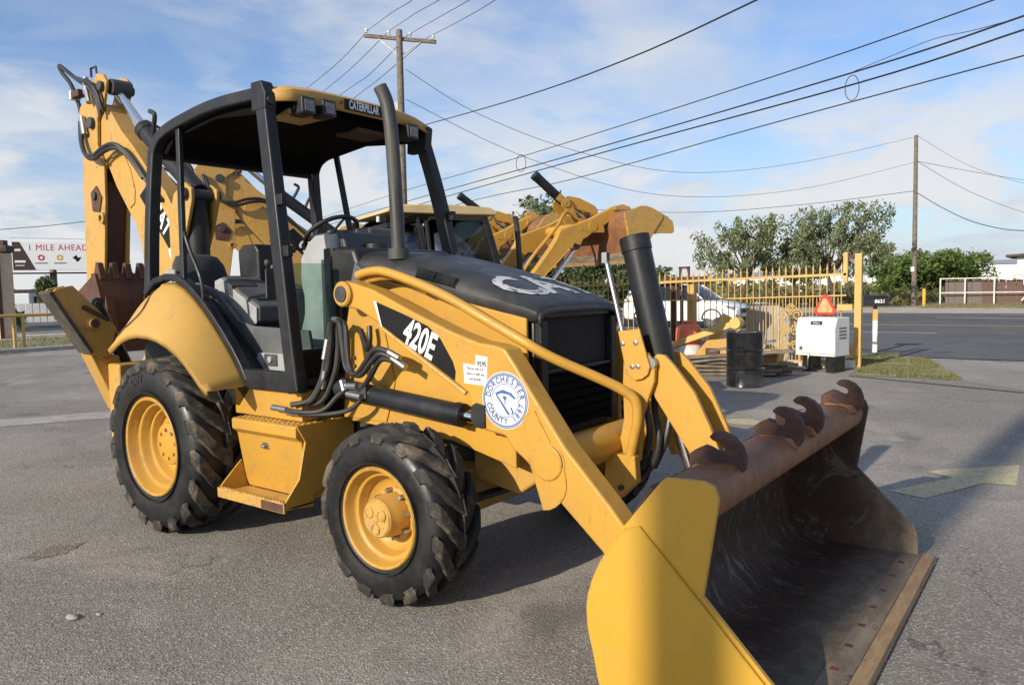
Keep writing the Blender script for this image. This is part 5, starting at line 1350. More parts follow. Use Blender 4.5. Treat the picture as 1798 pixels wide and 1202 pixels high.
for z0, z1, th in ((0, 0, 0.05), (-0.40, -0.40, 0.028), (-1.68, -1.68, 0.06)):
    MB().beam((-0.05, 0, rail_z(1.55)+z0), (-6.7, 0, rail_z(-5.1)+z1), 0.04, th).build('rail', 'yellow_rail', gate, bevel=0.004)
# sliding-gate end post with its guide
gpost = empty('gate_post', (1.76, GY+0.02, 0)); tag(gpost, 'tall yellow square gate post at the right end of the gate', 'post')
MB().box(-0.062, 0.062, -0.062, 0.062, 0, 2.17).build('post', 'yellow_rail', gpost, bevel=0.006)
MB().box(-0.27, -0.19, -0.04, 0.04, 1.62, 2.20).build('guide_arm', 'yellow_rail', gpost, bevel=0.006)
MB().box(-0.20, -0.086, -0.03, 0.03, 2.08, 2.14).build('guide_bracket', 'rust_brown', gpost)
MB().box(-0.36, -0.086, -0.10, -0.04, 1.10, 1.22).build('catch', 'yellow_rail', gpost, bevel=0.005)
MB().box(-0.12, 0.02, -0.12, -0.086, 0.24, 0.42).build('hinge_plate', 'yellow_rail', gpost, bevel=0.004)
MB().cyl((-0.15, 0, 1.78), (-0.10, 0, 1.86), 0.035, 12).build('roller', 'steel', gpost)
MB().box(-0.42, -0.02, -0.14, -0.10, 0.02, 0.16).build('foot_plate', 'white_paint', gpost)
for i, (xx, w, mt_, h, lab) in enumerate(((-1.62, 0.075, 'yellow_rail', 1.74, 'yellow square post in the picket fence before the white car'), (-2.05, 0.05, 'rust_brown', 1.68, 'rust brown slim fence post behind the orange barrel'))):
    po = MB().box(-w, w, -w, w, 0, h).build('fence_post', mt_, None, bevel=0.005, loc=(xx, GY+0.16, 0)); tag(po, lab, 'post')
rfm = MB().beam((0, 0, 1.60), (0, 0, 2.02), 0.05, 0.05, (1, 0, 0)); rfm.beam((0.19, 0, 1.60), (0.19, 0, 2.02), 0.05, 0.05, (1, 0, 0)); rfm.beam((-0.03, 0, 2.02), (0.22, 0, 2.02), 0.05, 0.05)
rfm.box(-0.42, 0.62, -0.02, 0.02, 1.66, 1.82); rfm.box(0.0, 0.06, -0.03, 0.03, 0, 1.65)
tag(rfm.build('rust_frame', 'rust_brown', None, loc=(-1.98, GY+0.35, 0)), 'dark rusty steel frame standing above the picket fence', 'metal frame')
# ---------------------------------------------------------------- gate opener
go = empty('gate_opener', (1.30, 10.85, 0), R(-14)); tag(go, 'cream box gate opener on black legs before the yellow gate', 'gate opener')
prof = [(-0.26, 0.30), (0.26, 0.30), (0.26, 1.0), (-0.18, 1.0), (-0.26, 0.80)]
MB().prism(prof, -0.38, 0.38, 'yz').build('housing', 'opener_white', go, bevel=0.012)
MB().prism([(-0.245, 0.31), (0.25, 0.31), (0.25, 0.985), (-0.175, 0.985), (-0.245, 0.80)], 0.381, 0.386, 'yz').build('side_cover', 'opener_white', go, bevel=0.004)
bd = MB().add([(-0.10, -0.2005, 0.935), (0.12, -0.2005, 0.935), (0.12, -0.232, 0.872), (-0.10, -0.232, 0.872)], [(0, 1, 2, 3)]); bd.xf(Matrix.Translation((0, -0.008, 0))); bd.build('badge', 'ink', go, smooth=False)
tb_ = text_mb('LiftMaster', 0.042, 0.0005, 0.85).xf(frame((0.01, -0.2285, 0.903), (1, 0, 0), (0, 0.45, 0.9))); tb_.build('badge_lettering', 'white_print', go, smooth=False)
for zz_ in (0.62, 0.68, 0.74, 0.80): MB().box(0.386, 0.392, -0.12, 0.14, zz_, zz_+0.022).build('vent_slot', 'grey_mid', go)
MB().box(-0.385, 0.385, -0.262, -0.258, 0.345, 0.352).build('seam', 'grey_mid', go)
MB().box(-0.30, -0.24, -0.268, -0.258, 0.40, 0.47).build('lock', 'steel', go, bevel=0.004)
for xx in (-0.28, 0.18):
    MB().box(xx, xx+0.16, -0.2, 0.2, 0.0, 0.30).build('leg', 'drum_black', go, bevel=0.01)
MB().tube([(-0.10, -0.27, 0.34), (-0.11, -0.30, 0.25), (-0.13, -0.28, 0.05)], 0.012, 8, smooth=3).build('latch', 'steel', go)
MB().tube([(-0.30, -0.1, 0.25), (-0.32, -0.12, 0.10), (-0.42, -0.16, 0.05), (-0.60, -0.2, 0.02)], 0.018, 8, smooth=4).build('conduit', 'galvanised', go)
# slow-moving-vehicle triangle hung on the gate
tri = empty('warning_triangle', (1.18, GY-0.06, 0)); tag(tri, 'red and orange reflective warning triangle hung on the gate', 'sign')
def tri_pts(w, h, z, c): return [(-w/2+c, z), (w/2-c, z), (w/2, z+c*1.4), (c*0.9, z+h), (-c*0.9, z+h), (-w/2, z+c*1.4)]
plain('tri_red', (0.55, 0.035, 0.025), 0.35, var=0.2)
plain('tri_orange', (0.85, 0.22, 0.07), 0.5, c2=(0.85, 0.42, 0.20), scale=12)
MB().prism(tri_pts(0.42, 0.38, 1.02, 0.05), -0.008, 0.008).build('border', 'tri_red', tri, bevel=0.003)
MB().prism(tri_pts(0.29, 0.26, 1.065, 0.03), -0.012, -0.0085).build('centre', 'tri_orange', tri, smooth=False)
MB().box(-0.02, 0.02, 0.012, 0.03, 0.9, 1.45).build('hanger', 'rust_brown', tri)
# ---------------------------------------------------------------- mailbox
mb_ = empty('mailbox', (1.33, 15.20, 0), R(20)); tag(mb_, 'black mailbox with white numbers on a white and orange post', 'mailbox')
MB().box(-0.05, 0.05, -0.05, 0.05, 0, 0.74).build('post', 'white_paint', mb_, bevel=0.006)
MB().box(-0.053, 0.053, -0.053, 0.053, 0.74, 1.0).build('post_band', 'yellow_rail', mb_, bevel=0.006)
bxm = MB().prism([(-0.12, 1.08), (0.12, 1.08), (0.12, 1.22)]+[(0.12*math.cos(R(t)), 1.22+0.10*math.sin(R(t))) for t in range(15, 180, 15)]+[(-0.12, 1.22)], -0.26, 0.26, 'yz')
bxm.build('box', 'drum_black', mb_, bevel=0.006)
MB().box(-0.04, 0.04, -0.04, 0.04, 1.0, 1.08).build('bracket', 'drum_black', mb_)
text_mb('8621', 0.11, 0.003, 1.0).xf(frame((0.08, -0.1225, 1.18), (1, 0, 0), (0, 0, 1))).build('number', 'white_print', mb_, smooth=False)
# ---------------------------------------------------------------- drum, barrel, planks, salvage
dr = empty('steel_drum', (0.80, 8.20, 0)); tag(dr, 'glossy black steel drum beside the plank pile', 'drum')
pr = [(0.0, 0.012), (0.275, 0.012), (0.285, 0.0), (0.292, 0.015), (0.286, 0.03), (0.284, 0.28), (0.303, 0.295), (0.284, 0.31), (0.284, 0.57), (0.303, 0.585), (0.284, 0.60), (0.286, 0.85), (0.293, 0.865), (0.286, 0.88), (0.276, 0.868), (0.0, 0.866)]
MB().lathe(pr, axis='z', n=48).build('shell', 'drum_black', dr, angle=30)
for xx, r in ((0.15, 0.03), (-0.14, 0.022)): MB().lathe([(r, 0.866), (r, 0.88), (0, 0.88)], c=(xx, 0.05, 0), axis='z', n=14).build('bung', 'steel', dr)
tb2 = empty('traffic_barrel', (-1.22, 10.60, 0)); tag(tb2, 'faded orange plastic traffic barrel with white band', 'traffic barrel')
MB().lathe([(0.33, 0.0), (0.34, 0.08), (0.30, 0.09), (0.285, 0.26)], axis='z', n=32).build('base', 'orange_plastic', tb2, angle=30)
MB().lathe([(0.285, 0.26), (0.283, 0.27), (0.272, 0.44)], axis='z', n=32).build('white_band', 'white_paint', tb2)
MB().lathe([(0.272, 0.44), (0.262, 0.46), (0.25, 0.74), (0.23, 0.80), (0.18, 0.84), (0.0, 0.85)], axis='z', n=32).build('upper_shell', 'orange_plastic', tb2, angle=40)
MB().tube([(-0.12, 0, 0.84), (-0.11, 0, 0.90), (0.11, 0, 0.90), (0.12, 0, 0.84)], 0.025, 8).build('handle', 'orange_plastic', tb2)
MB().lathe([(0.36, 0.0), (0.36, 0.05), (0.30, 0.06)], axis='z', n=24).build('base_ring', 'rubber', tb2)
rng = random.Random(4)
for i in range(11):
    ln = 2.4+rng.random()*0.7; an = R(18+rng.uniform(-5, 5)); z = 0.03+(i//2)*0.066
    cx_, cy_ = -0.35+rng.uniform(-0.12, 0.12)+0.02*i, 9.35+rng.uniform(-0.1, 0.1)+(0.17 if i % 2 else -0.02)
    o = MB().box(-ln/2, ln/2, -0.07, 0.07, -0.022, 0.022).build('plank', 'wood_grey', None, bevel=0.003, loc=(cx_, cy_, z))
    o.rotation_euler = (0, R(rng.uniform(-1.5, 1.5) - (6 if i > 7 else 0)), an)
    tag(o, 'weathered grey plank in the low pile left of the drum', 'plank', 'planks piled by the drum')
pk_ = MB().box(-0.6, 0.6, -0.06, 0.06, -0.02, 0.02).build('plank', 'wood_grey', None, bevel=0.003, loc=(0.12, 9.95, 0.50)); pk_.rotation_euler = (0, R(-9), R(25)); tag(pk_, 'single plank jutting out behind the drum towards the gate', 'plank')
sv = empty('salvaged_loader_frame', (-0.55, 10.35, 0)); tag(sv, 'pale yellow salvaged loader frame lying behind the planks', 'machine part')
paint('yellow_pale', (0.60, 0.42, 0.13), dirt=0.4, chip=0.7, faded=(0.55, 0.36, 0.10), rough=0.5)
MB().beam((-1.0, 0, 0.40), (0.42, 0, 0.90), 0.14, 0.12).build('beam', 'yellow_pale', sv, bevel=0.02)
MB().cyl((0.42, -0.12, 0.90), (0.42, 0.12, 0.90), 0.11, 20).build('knuckle', 'yellow_pale', sv, bevel=0.01)
MB().beam((0.44, 0, 0.90), (0.50, 0, 0.15), 0.12, 0.10).build('strut', 'yellow_pale', sv, bevel=0.015)
MB().prism([(-0.6, 0.1), (0.42, 0.1), (0.42, 0.62), (-0.2, 0.55)], 0.06, 0.10).build('web_plate', 'yellow_worn', sv, bevel=0.005)
MB().box(-0.20, 0.06, -0.02, 0.05, 0.20, 0.40).build('socket', 'rust_brown', sv)
tbp = MB().cyl((-0.82, 10.75, 0.45), (-0.50, 10.85, 1.02), 0.10, 20); tag(tbp.build('steel_tube', 'yellow_pale', None, bevel=0.01), 'short fat yellow steel tube leaning up between barrel and drum', 'machine part')
yb = MB().prism([(-0.25, 0.0), (0.30, 0.0), (0.36, 0.38), (0.20, 0.46), (-0.25, 0.40)], -0.2, 0.2); yb.box(-0.22, 0.3, -0.23, -0.2, 0.05, 0.12)
yo = yb.build('steel_block', 'yellow_worn', None, bevel=0.015, loc=(0.45, 10.05, 0)); tag(yo, 'dull yellow steel block on the ground right of the drum', 'machine part')
sb = MB().prism([(-0.46, 0.0), (0.40, 0.0), (0.46, 0.35), (0.46, 0.95), (0.20, 1.22), (-0.30, 1.26), (-0.46, 1.0)], -0.06, 0.06)
tag(sb.build('grey_slab', 'concrete', None, bevel=0.02, loc=(-0.05, 11.95, 0)), 'big rough grey slab with cut corners behind the gate bars', 'slab')
# red steel hopper standing between the machines
hp = empty('steel_hopper', (-0.30, 4.62, 0), R(30)); tag(hp, 'dull red steel hopper with rusty lid, right of the black grille', 'hopper')
MB().prism([(-0.45, 0.0), (0.45, 0.0), (0.55, 0.55), (0.55, 1.28), (-0.55, 1.28), (-0.55, 0.55)], -0.4, 0.4).build('body', 'red_steel', hp, bevel=0.02)
MB().prism([(-0.58, 1.28), (0.58, 1.28), (0.52, 1.44), (0.1, 1.50), (-0.5, 1.46)], -0.43, 0.43).build('lid', 'rim_rust', hp, bevel=0.02)
for xx in (-0.3, 0.0, 0.3): MB().box(xx-0.03, xx+0.03, -0.44, -0.40, 0.2, 1.25).build('rib', 'red_steel', hp, bevel=0.005)
MB().tube([(0.40+0.07*math.cos(t), -0.45, 1.12+0.09*math.sin(t)) for t in [2*math.pi*i/16 for i in range(17)]], 0.016, 6, caps=False).build('lifting_ring', 'rust_brown', hp)
# wrought scroll panel leaning on the gate
scp = empty('scroll_panel', (0.60, 11.25, 0)); tag(scp, 'ornate yellow wrought iron scroll panel left of the opener', 'iron panel')
def scroll(cx_, cz, r, turns, sgn, n=26):
    return [(cx_+sgn*r*(1-0.75*i/n)*math.cos(2*math.pi*turns*i/n), 0, cz+r*(1-0.75*i/n)*math.sin(2*math.pi*turns*i/n)) for i in range(n+1)]
for cx_, cz, r, sg in ((-0.13, 1.02, 0.12, 1), (0.13, 1.02, 0.12, -1), (-0.10, 0.72, 0.11, -1), (0.10, 0.72, 0.11, 1), (-0.10, 0.42, 0.10, 1), (0.10, 0.42, 0.10, -1), (0, 1.16, 0.08, 1)):
    MB().tube(scroll(cx_, cz, r, 1.6, sg), 0.014, 6).build('scroll', 'yellow_rail', scp)
for xx in (-0.2, 0.2): MB().tube([(xx, 0, 0.02), (xx*0.8, 0, 0.5), (xx*0.4, 0, 0.9)], 0.016, 6, smooth=3).build('bar', 'yellow_rail', scp)
for i, (a, b, mt_) in enumerate((((0.4, 11.0, 0.05), (1.0, 11.1, 0.05), 'white_paint'), ((0.3, 11.2, 0.12), (0.9, 11.0, 0.09), 'white_paint'), ((0.55, 10.9, 0.03), (1.25, 11.2, 0.04), 'yellow_pale'))):
    tag(MB().cyl(a, b, 0.035, 10).build('pipe_offcut', mt_, None), ('lower white pipe offcut on the ground under the gate', 'upper white pipe offcut lying slanted under the gate', 'yellow pipe offcut on the ground left of the opener')[i], 'pipe', 'pipe offcuts under the gate')

# ---------------------------------------------------------------- white car on the road
car = empty('parked_car', (-7.1, 23.7, 0.004), 0); tag(car, 'white SUV seen through the gate bars', 'car')
def car_rows():
    st = [(-2.30, 0.45, 1.02, 0.80), (-2.22, 0.36, 1.15, 0.88), (-1.6, 0.30, 1.12, 0.93), (-0.6, 0.28, 1.08, 0.94), (0.6, 0.28, 1.06, 0.94), (1.05, 0.28, 1.05, 0.93), (1.7, 0.30, 0.98, 0.91), (2.10, 0.34, 0.88, 0.86), (2.28, 0.42, 0.76, 0.78), (2.33, 0.50, 0.68, 0.70)]
    rows = []
    for x, z0, z1, hw in st:
        rows.append([(x, -hw*0.92, z0), (x, -hw, z0+0.14), (x, -hw, z0+(z1-z0)*0.72), (x, -hw*0.95, z1-0.05), (x, -hw*0.84, z1), (x, hw*0.84, z1), (x, hw*0.95, z1-0.05), (x, hw, z0+(z1-z0)*0.72), (x, hw, z0+0.14), (x, hw*0.92, z0)])
    return rows
rows = car_rows(); cbm = MB().loft(rows, closed=True); n = len(rows)
cbm.f += [tuple(range(10))[::-1], tuple(range((n-1)*10, n*10))]
cbm.build('body', 'car_white', car, bevel=0.03, seg=2, angle=45)
gh = []
for x, z, hw in ((-2.18, 1.08, 0.80), (-2.02, 1.40, 0.70), (-1.75, 1.64, 0.64), (-1.0, 1.71, 0.64), (-0.2, 1.70, 0.64), (0.35, 1.62, 0.63), (0.75, 1.38, 0.70), (1.15, 1.04, 0.78)):
    gh.append([(x, -hw, z), (x, -hw*0.9, z+0.012), (x, 0, z+0.03), (x, hw*0.9, z+0.012), (x, hw, z)])
MB().loft(gh[2:6]).build('roof', 'car_white', car, solid=0.03)
plain('car_glass', (0.015, 0.018, 0.022), 0.08, var=0.0)
MB().loft(gh[5:]).build('windshield', 'car_glass', car)
MB().loft(gh[:3]).build('rear_glass', 'car_glass', car)
for s in (-1, 1):
    def sp3(x, z): return (x, s*(0.925-(max(0, z-1.06)/0.60)*0.28), z)
    MB().add([sp3(-1.55, 1.08), sp3(-0.62, 1.08), sp3(-0.62, 1.60), sp3(-1.45, 1.60)], [(0, 1, 2, 3)]).build('side_window', 'car_glass', car)
    MB().add([sp3(-0.55, 1.08), sp3(0.98, 1.06), sp3(0.42, 1.55), sp3(-0.55, 1.62)], [(0, 1, 2, 3)]).build('side_window', 'car_glass', car)
    MB().beam(sp3(1.13, 1.03), sp3(0.38, 1.62), 0.05, 0.05).build('pillar', 'car_white', car)
    MB().beam(sp3(-0.585, 1.06), sp3(-0.585, 1.66), 0.03, 0.07, (1, 0, 0)).build('pillar', 'car_glass', car)
    MB().prism([(-2.15, 1.06), (-1.6, 1.06), (-1.45, 1.62), (-1.75, 1.66), (-2.02, 1.42)], s*0.90, s*0.66).build('pillar', 'car_white', car, bevel=0.03)
    MB().box(0.72, 0.90, s*0.95, s*1.10, 1.06, 1.20).build('mirror', 'car_white', car, bevel=0.03)
    MB().box(-0.32, -0.16, s*0.942, s*0.962, 0.90, 0.93).build('door_handle', 'car_white', car, bevel=0.008)
    for xx in (-1.40, 1.42):
        w_ = empty('wheel', (xx, s*0.80, 0.35), parent=car)
        pr = [(0.20, -0.10), (0.33, -0.11), (0.35, -0.08), (0.35, 0.08), (0.33, 0.11), (0.20, 0.10)]
        MB().lathe(pr, n=28).build('tyre', 'rubber', w_)
        MB().lathe([(0.0, s*0.06), (0.10, s*0.09), (0.20, s*0.105), (0.225, s*0.112)], n=20).build('rim', 'grey_dark', w_)
        MB().lathe([(0.40, s*0.10), (0.40, s*0.152), (0.36, s*0.154), (0.34, s*0.12)], n=28, a0=R(0), a1=R(180)).build('arch_trim', 'black_plastic', w_)
    MB().prism([(1.96, 0.78), (2.26, 0.70), (2.22, 0.80), (1.92, 0.87)], s*0.62, s*0.885).build('headlight', 'lamp_lens', car, bevel=0.015)
    MB().box(2.16, 2.31, s*0.50, s*0.76, 0.45, 0.54).build('fog_light', 'black_plastic', car, bevel=0.02)
MB().box(2.26, 2.345, -0.48, 0.48, 0.56, 0.74).build('radiator_grille', 'black_plastic', car, bevel=0.02)
MB().box(-2.2, 2.25, -0.86, 0.86, 0.24, 0.34).build('lower_cladding', 'black_plastic', car, bevel=0.03)
# ---------------------------------------------------------------- trees and bushes
def leaf_cluster(mb, c, rad, n, ls, rng, droop=0.3, squash=0.75):
    for _ in range(n):
        # random point, denser towards the shell
        while True:
            p = Vector((rng.uniform(-1, 1), rng.uniform(-1, 1), rng.uniform(-1, 1)))
            if 0.05 < p.length < 1: break
        q = Vector(c)+Vector((p.x*rad, p.y*rad, p.z*rad*squash))
        d = Vector((rng.gauss(0, 1), rng.gauss(0, 1), rng.gauss(0, 0.7)-droop)).normalized()
        w = d.orthogonal().normalized()
        w = (Matrix.Rotation(rng.uniform(0, 6.28), 3, d) @ w)
        l = ls*rng.uniform(0.4, 1.6); b = l*rng.uniform(0.14, 0.30)
        mb.add([q, q+d*l*0.5+w*b, q+d*l, q+d*l*0.5-w*b], [(0, 1, 2, 3)])
def tree(name, loc, h, spread, label, cat, leaf, nclump, per, ls, seed, lean=(0, 0), trunk_r=0.16, group=None, fork=0.3, squash=0.7, droop=0.35, clump_r=0.55, wind=(0, 0)):
    rng = random.Random(seed)
    root = empty(name, loc); tag(root, label, cat, group)
    wood, leaves = MB(), MB()
    top = Vector((lean[0], lean[1], h*fork))
    wood.tube([(0, 0, -0.1), (lean[0]*0.3+0.05, lean[1]*0.3, h*fork*0.5), top], trunk_r, 8, smooth=3, r1=trunk_r*0.75)
    tips = []
    nl = max(4, nclump//6)
    for i in range(nl):
        a = 2*math.pi*i/nl+rng.uniform(-0.4, 0.4)
        rr = spread*rng.uniform(0.30, 0.72)
        e = Vector((rr*math.cos(a), rr*math.sin(a), h*rng.uniform(0.42, 0.90)))
        mid = top.lerp(e, 0.5)+Vector((rng.uniform(-0.2, 0.2), rng.uniform(-0.2, 0.2), rng.uniform(0.0, 0.3)))
        wood.tube([top, mid, e], trunk_r*0.5, 6, smooth=3, r1=trunk_r*0.12)
        tips += [e, mid.lerp(e, 0.6)]
        for k in range(3):
            b = e+Vector((rng.gauss(0, 0.3)*spread*0.6, rng.gauss(0, 0.3)*spread*0.6, rng.uniform(-0.18, 0.12)*h))
            wood.tube([mid.lerp(e, 0.4+0.2*k), b], trunk_r*0.18, 5, r1=trunk_r*0.06); tips.append(b)
    wood.build('trunk', 'bark', root, angle=60)
    for i in range(nclump):
        t = tips[i % len(tips)]
        c = t+Vector((rng.gauss(0, 0.22), rng.gauss(0, 0.22), rng.gauss(0, 0.16)))*spread*0.35
        c += Vector((wind[0], wind[1], 0))*rng.random()
        leaf_cluster(leaves, c, clump_r*rng.uniform(0.6, 1.25), per, ls, rng, droop, squash)
    leaves.build('crown', leaf, root, smooth=False)
    return root
tree('mesquite_tree', (-11.9, 42.6, 0), 6.1, 3.4, 'feathery grey-green tree, leftmost of those across the road', 'tree', 'leaf', 92, 60, 0.22, 1, trunk_r=0.15, group='trees across the road', clump_r=0.42, droop=1.5, squash=1.25, lean=(0.5, 0))
tree('mesquite_tree', (-9.4, 45.2, 0), 5.3, 2.4, 'lower grey-green tree between the two taller ones across the road', 'tree', 'leaf', 70, 62, 0.22, 2, trunk_r=0.12, group='trees across the road', clump_r=0.40, droop=1.5, squash=1.25)
tree('mesquite_tree', (-7.0, 45.4, 0), 6.7, 3.5, 'tallest dark green tree across the road behind the gate post', 'tree', 'leaf', 115, 60, 0.22, 3, trunk_r=0.16, group='trees across the road', clump_r=0.42, droop=1.5, squash=1.25, lean=(-0.4, 0))
tree('bushy_tree', (-7.2, 66.0, 0), 4.0, 2.8, 'bright green wind-swept bush left of the slim utility pole', 'bush', 'leaf_bright', 90, 130, 0.26, 4, trunk_r=0.10, fork=0.12, group='bushes beyond the road', clump_r=1.0, squash=0.6, wind=(0.8, 0))
tree('bushy_tree', (-4.6, 68.3, 0), 4.0, 3.0, 'bright green wind-swept bush right of the slim utility pole', 'bush', 'leaf_bright', 95, 130, 0.26, 5, trunk_r=0.10, fork=0.12, group='bushes beyond the road', clump_r=1.0, squash=0.55, wind=(1.6, 0))
tree('broad_tree', (-15.0, 25.5, 0), 6.0, 2.3, 'green tree rising behind the raised loader arms', 'tree', 'leaf', 54, 130, 0.22, 6, trunk_r=0.14, clump_r=0.62)
tree('broad_tree', (-11.6, 21.8, 0), 3.3, 2.6, 'low dark green tree under the raised rusty bucket', 'tree', 'leaf_dark', 60, 140, 0.20, 7, trunk_r=0.10, clump_r=0.60, fork=0.2)
tree('broad_tree', (-9.2, 24.5, 0), 2.4, 2.2, 'low shrubby tree between raised bucket and picket fence', 'bush', 'leaf_dark', 40, 120, 0.20, 8, trunk_r=0.08, clump_r=0.55, fork=0.15)
# dry scrub beyond the road
def scrub(name, label, pts, n, h, ls, mt_, seed, kind='stuff'):
    rng = random.Random(seed); mb = MB()
    for _ in range(n):
        i = rng.randrange(len(pts)); (x0, x1, y0, y1) = pts[i]
        c = Vector((rng.uniform(x0, x1), rng.uniform(y0, y1), h*rng.uniform(0.2, 0.6)))
        leaf_cluster(mb, c, h*rng.uniform(0.5, 1.0), 26, ls, rng, -0.3, 0.6)
    o = mb.build(name, mt_, None, smooth=False); tag(o, label, cat=None, kind=kind)
    return o
scrub('scrub', 'dry olive scrub beyond the road', [(-26, -4, 48, 56), (-14, -2, 58, 64)], 330, 0.85, 0.30, 'leaf_dry', 11)
scrub('hedge', 'green undergrowth below the far bushes', [(-12, -1.5, 63, 70)], 110, 1.1, 0.34, 'leaf_dark', 12)
scrub('distant_trees', 'low far line of trees at the horizon', [(-150, -40, 120, 190), (-300, -160, 60, 150), (-230, -150, -20, 60)], 520, 2.6, 1.3, 'leaf_dark', 13)
scrub('distant_scrub', 'far dry scrub at the horizon', [(-60, 60, 95, 140)], 300, 1.3, 0.9, 'leaf_dry', 14)
# grass
def grass(name, label, poly, n, h, seed):
    rng = random.Random(seed); mb = MB()
    xs = [p[0] for p in poly]; ys = [p[1] for p in poly]
    def inside(x, y):
        c = False; j = len(poly)-1
        for i in range(len(poly)):
            (xi, yi), (xj, yj) = poly[i], poly[j]
            if (yi > y) != (yj > y) and x < (xj-xi)*(y-yi)/(yj-yi)+xi: c = not c
            j = i
        return c
    k = 0
    while k < n:
        x, y = rng.uniform(min(xs), max(xs)), rng.uniform(min(ys), max(ys))
        if not inside(x, y) or noise.noise((x*1.3, y*1.3, seed)) < -0.12+0.25*rng.random()-0.1: k += 0.34; continue
        k += 1
        a = rng.uniform(0, 6.28); hh = h*rng.uniform(0.4, 1.3); w = 0.006+0.006*rng.random()
        bx, by = rng.gauss(0, 0.5)*hh, rng.gauss(0, 0.5)*hh
        dx, dy = w*math.cos(a), w*math.sin(a)
        mb.add([(x-dx, y-dy, 0.004), (x+dx, y+dy, 0.004), (x+bx, y+by, 0.004+hh)], [(0, 1, 2)])
    tag(mb.build(name, 'grass', None, smooth=False), label, kind='stuff')
grass('grass', 'short dry grass on the verge by the gate post', gp[:7]+[(0.5, 14.5), (1.0, 13.0), (1.6, 12.0)], 14000, 0.05, 5)
grass('grass_strip', 'dry grass strip beyond the yellow rail', [(-20.6, -6), (-27, -6), (-29, 18), (-20.6, 13.3)], 14000, 0.16, 6)
grass('far_grass', 'pale grass in front of the plank fence', [(-2.5, 45.5), (10, 45.5), (10, 52), (-2.5, 52)], 7000, 0.20, 7)
# ---------------------------------------------------------------- utility poles and wires
po = empty('utility_pole', (-14.5, 15.9, 0)); tag(po, 'tall utility pole with a crossarm behind the canopy', 'utility pole')
MB().tube([(0, 0, 0), (0.02, 0.05, 10.85)], 0.16, 14, r1=0.11).build('pole', 'wood_pole', po)
MB().beam((-1.06, -0.62, 10.72), (1.04, 0.86, 10.42), 0.10, 0.12).build('crossarm', 'wood_pole', po)
for a, b in (((-0.62, -0.36, 10.58), (0.0, 0.04, 9.95)), ((0.62, 0.50, 10.42), (0.0, 0.06, 9.95))): MB().beam(a, b, 0.03, 0.04).build('brace', 'galvanised', po)
for t in (0.03, 0.34, 0.64, 0.96):
    p = Vector((-1.06, -0.62, 10.76)).lerp(Vector((1.04, 0.86, 10.46)), t)
    MB().lathe([(0.0, 0.22), (0.05, 0.20), (0.06, 0.14), (0.03, 0.12), (0.055, 0.08), (0.02, 0.06), (0.02, 0.0)], c=tuple(p), axis='z', n=10).build('insulator', 'white_paint', po)
for z in (8.05, 7.6): MB().box(-0.22, -0.04, -0.06, 0.06, z, z+0.32).build('hardware', 'galvanised', po)
po2 = empty('utility_pole', (-3.45, 50.8, 0)); tag(po2, 'slim bare utility pole beside the far bushes across the road', 'utility pole')
MB().tube([(0, 0, 0), (-0.05, 0.05, 10.85)], 0.165, 12, r1=0.11).build('pole', 'wood_pole', po2)
MB().box(-0.18, 0.02, -0.2, -0.1, 2.2, 2.5).build('tag_plate', 'white_paint', po2)
po3 = empty('utility_pole', (2.38, -18.8, 0)); tag(po3, 'utility pole standing outside the view, its shadow crosses the bucket', 'utility pole')
MB().tube([(0, 0, 0), (0, 0, 11.5)], 0.20, 14, r1=0.17).build('pole', 'wood_pole', po3)
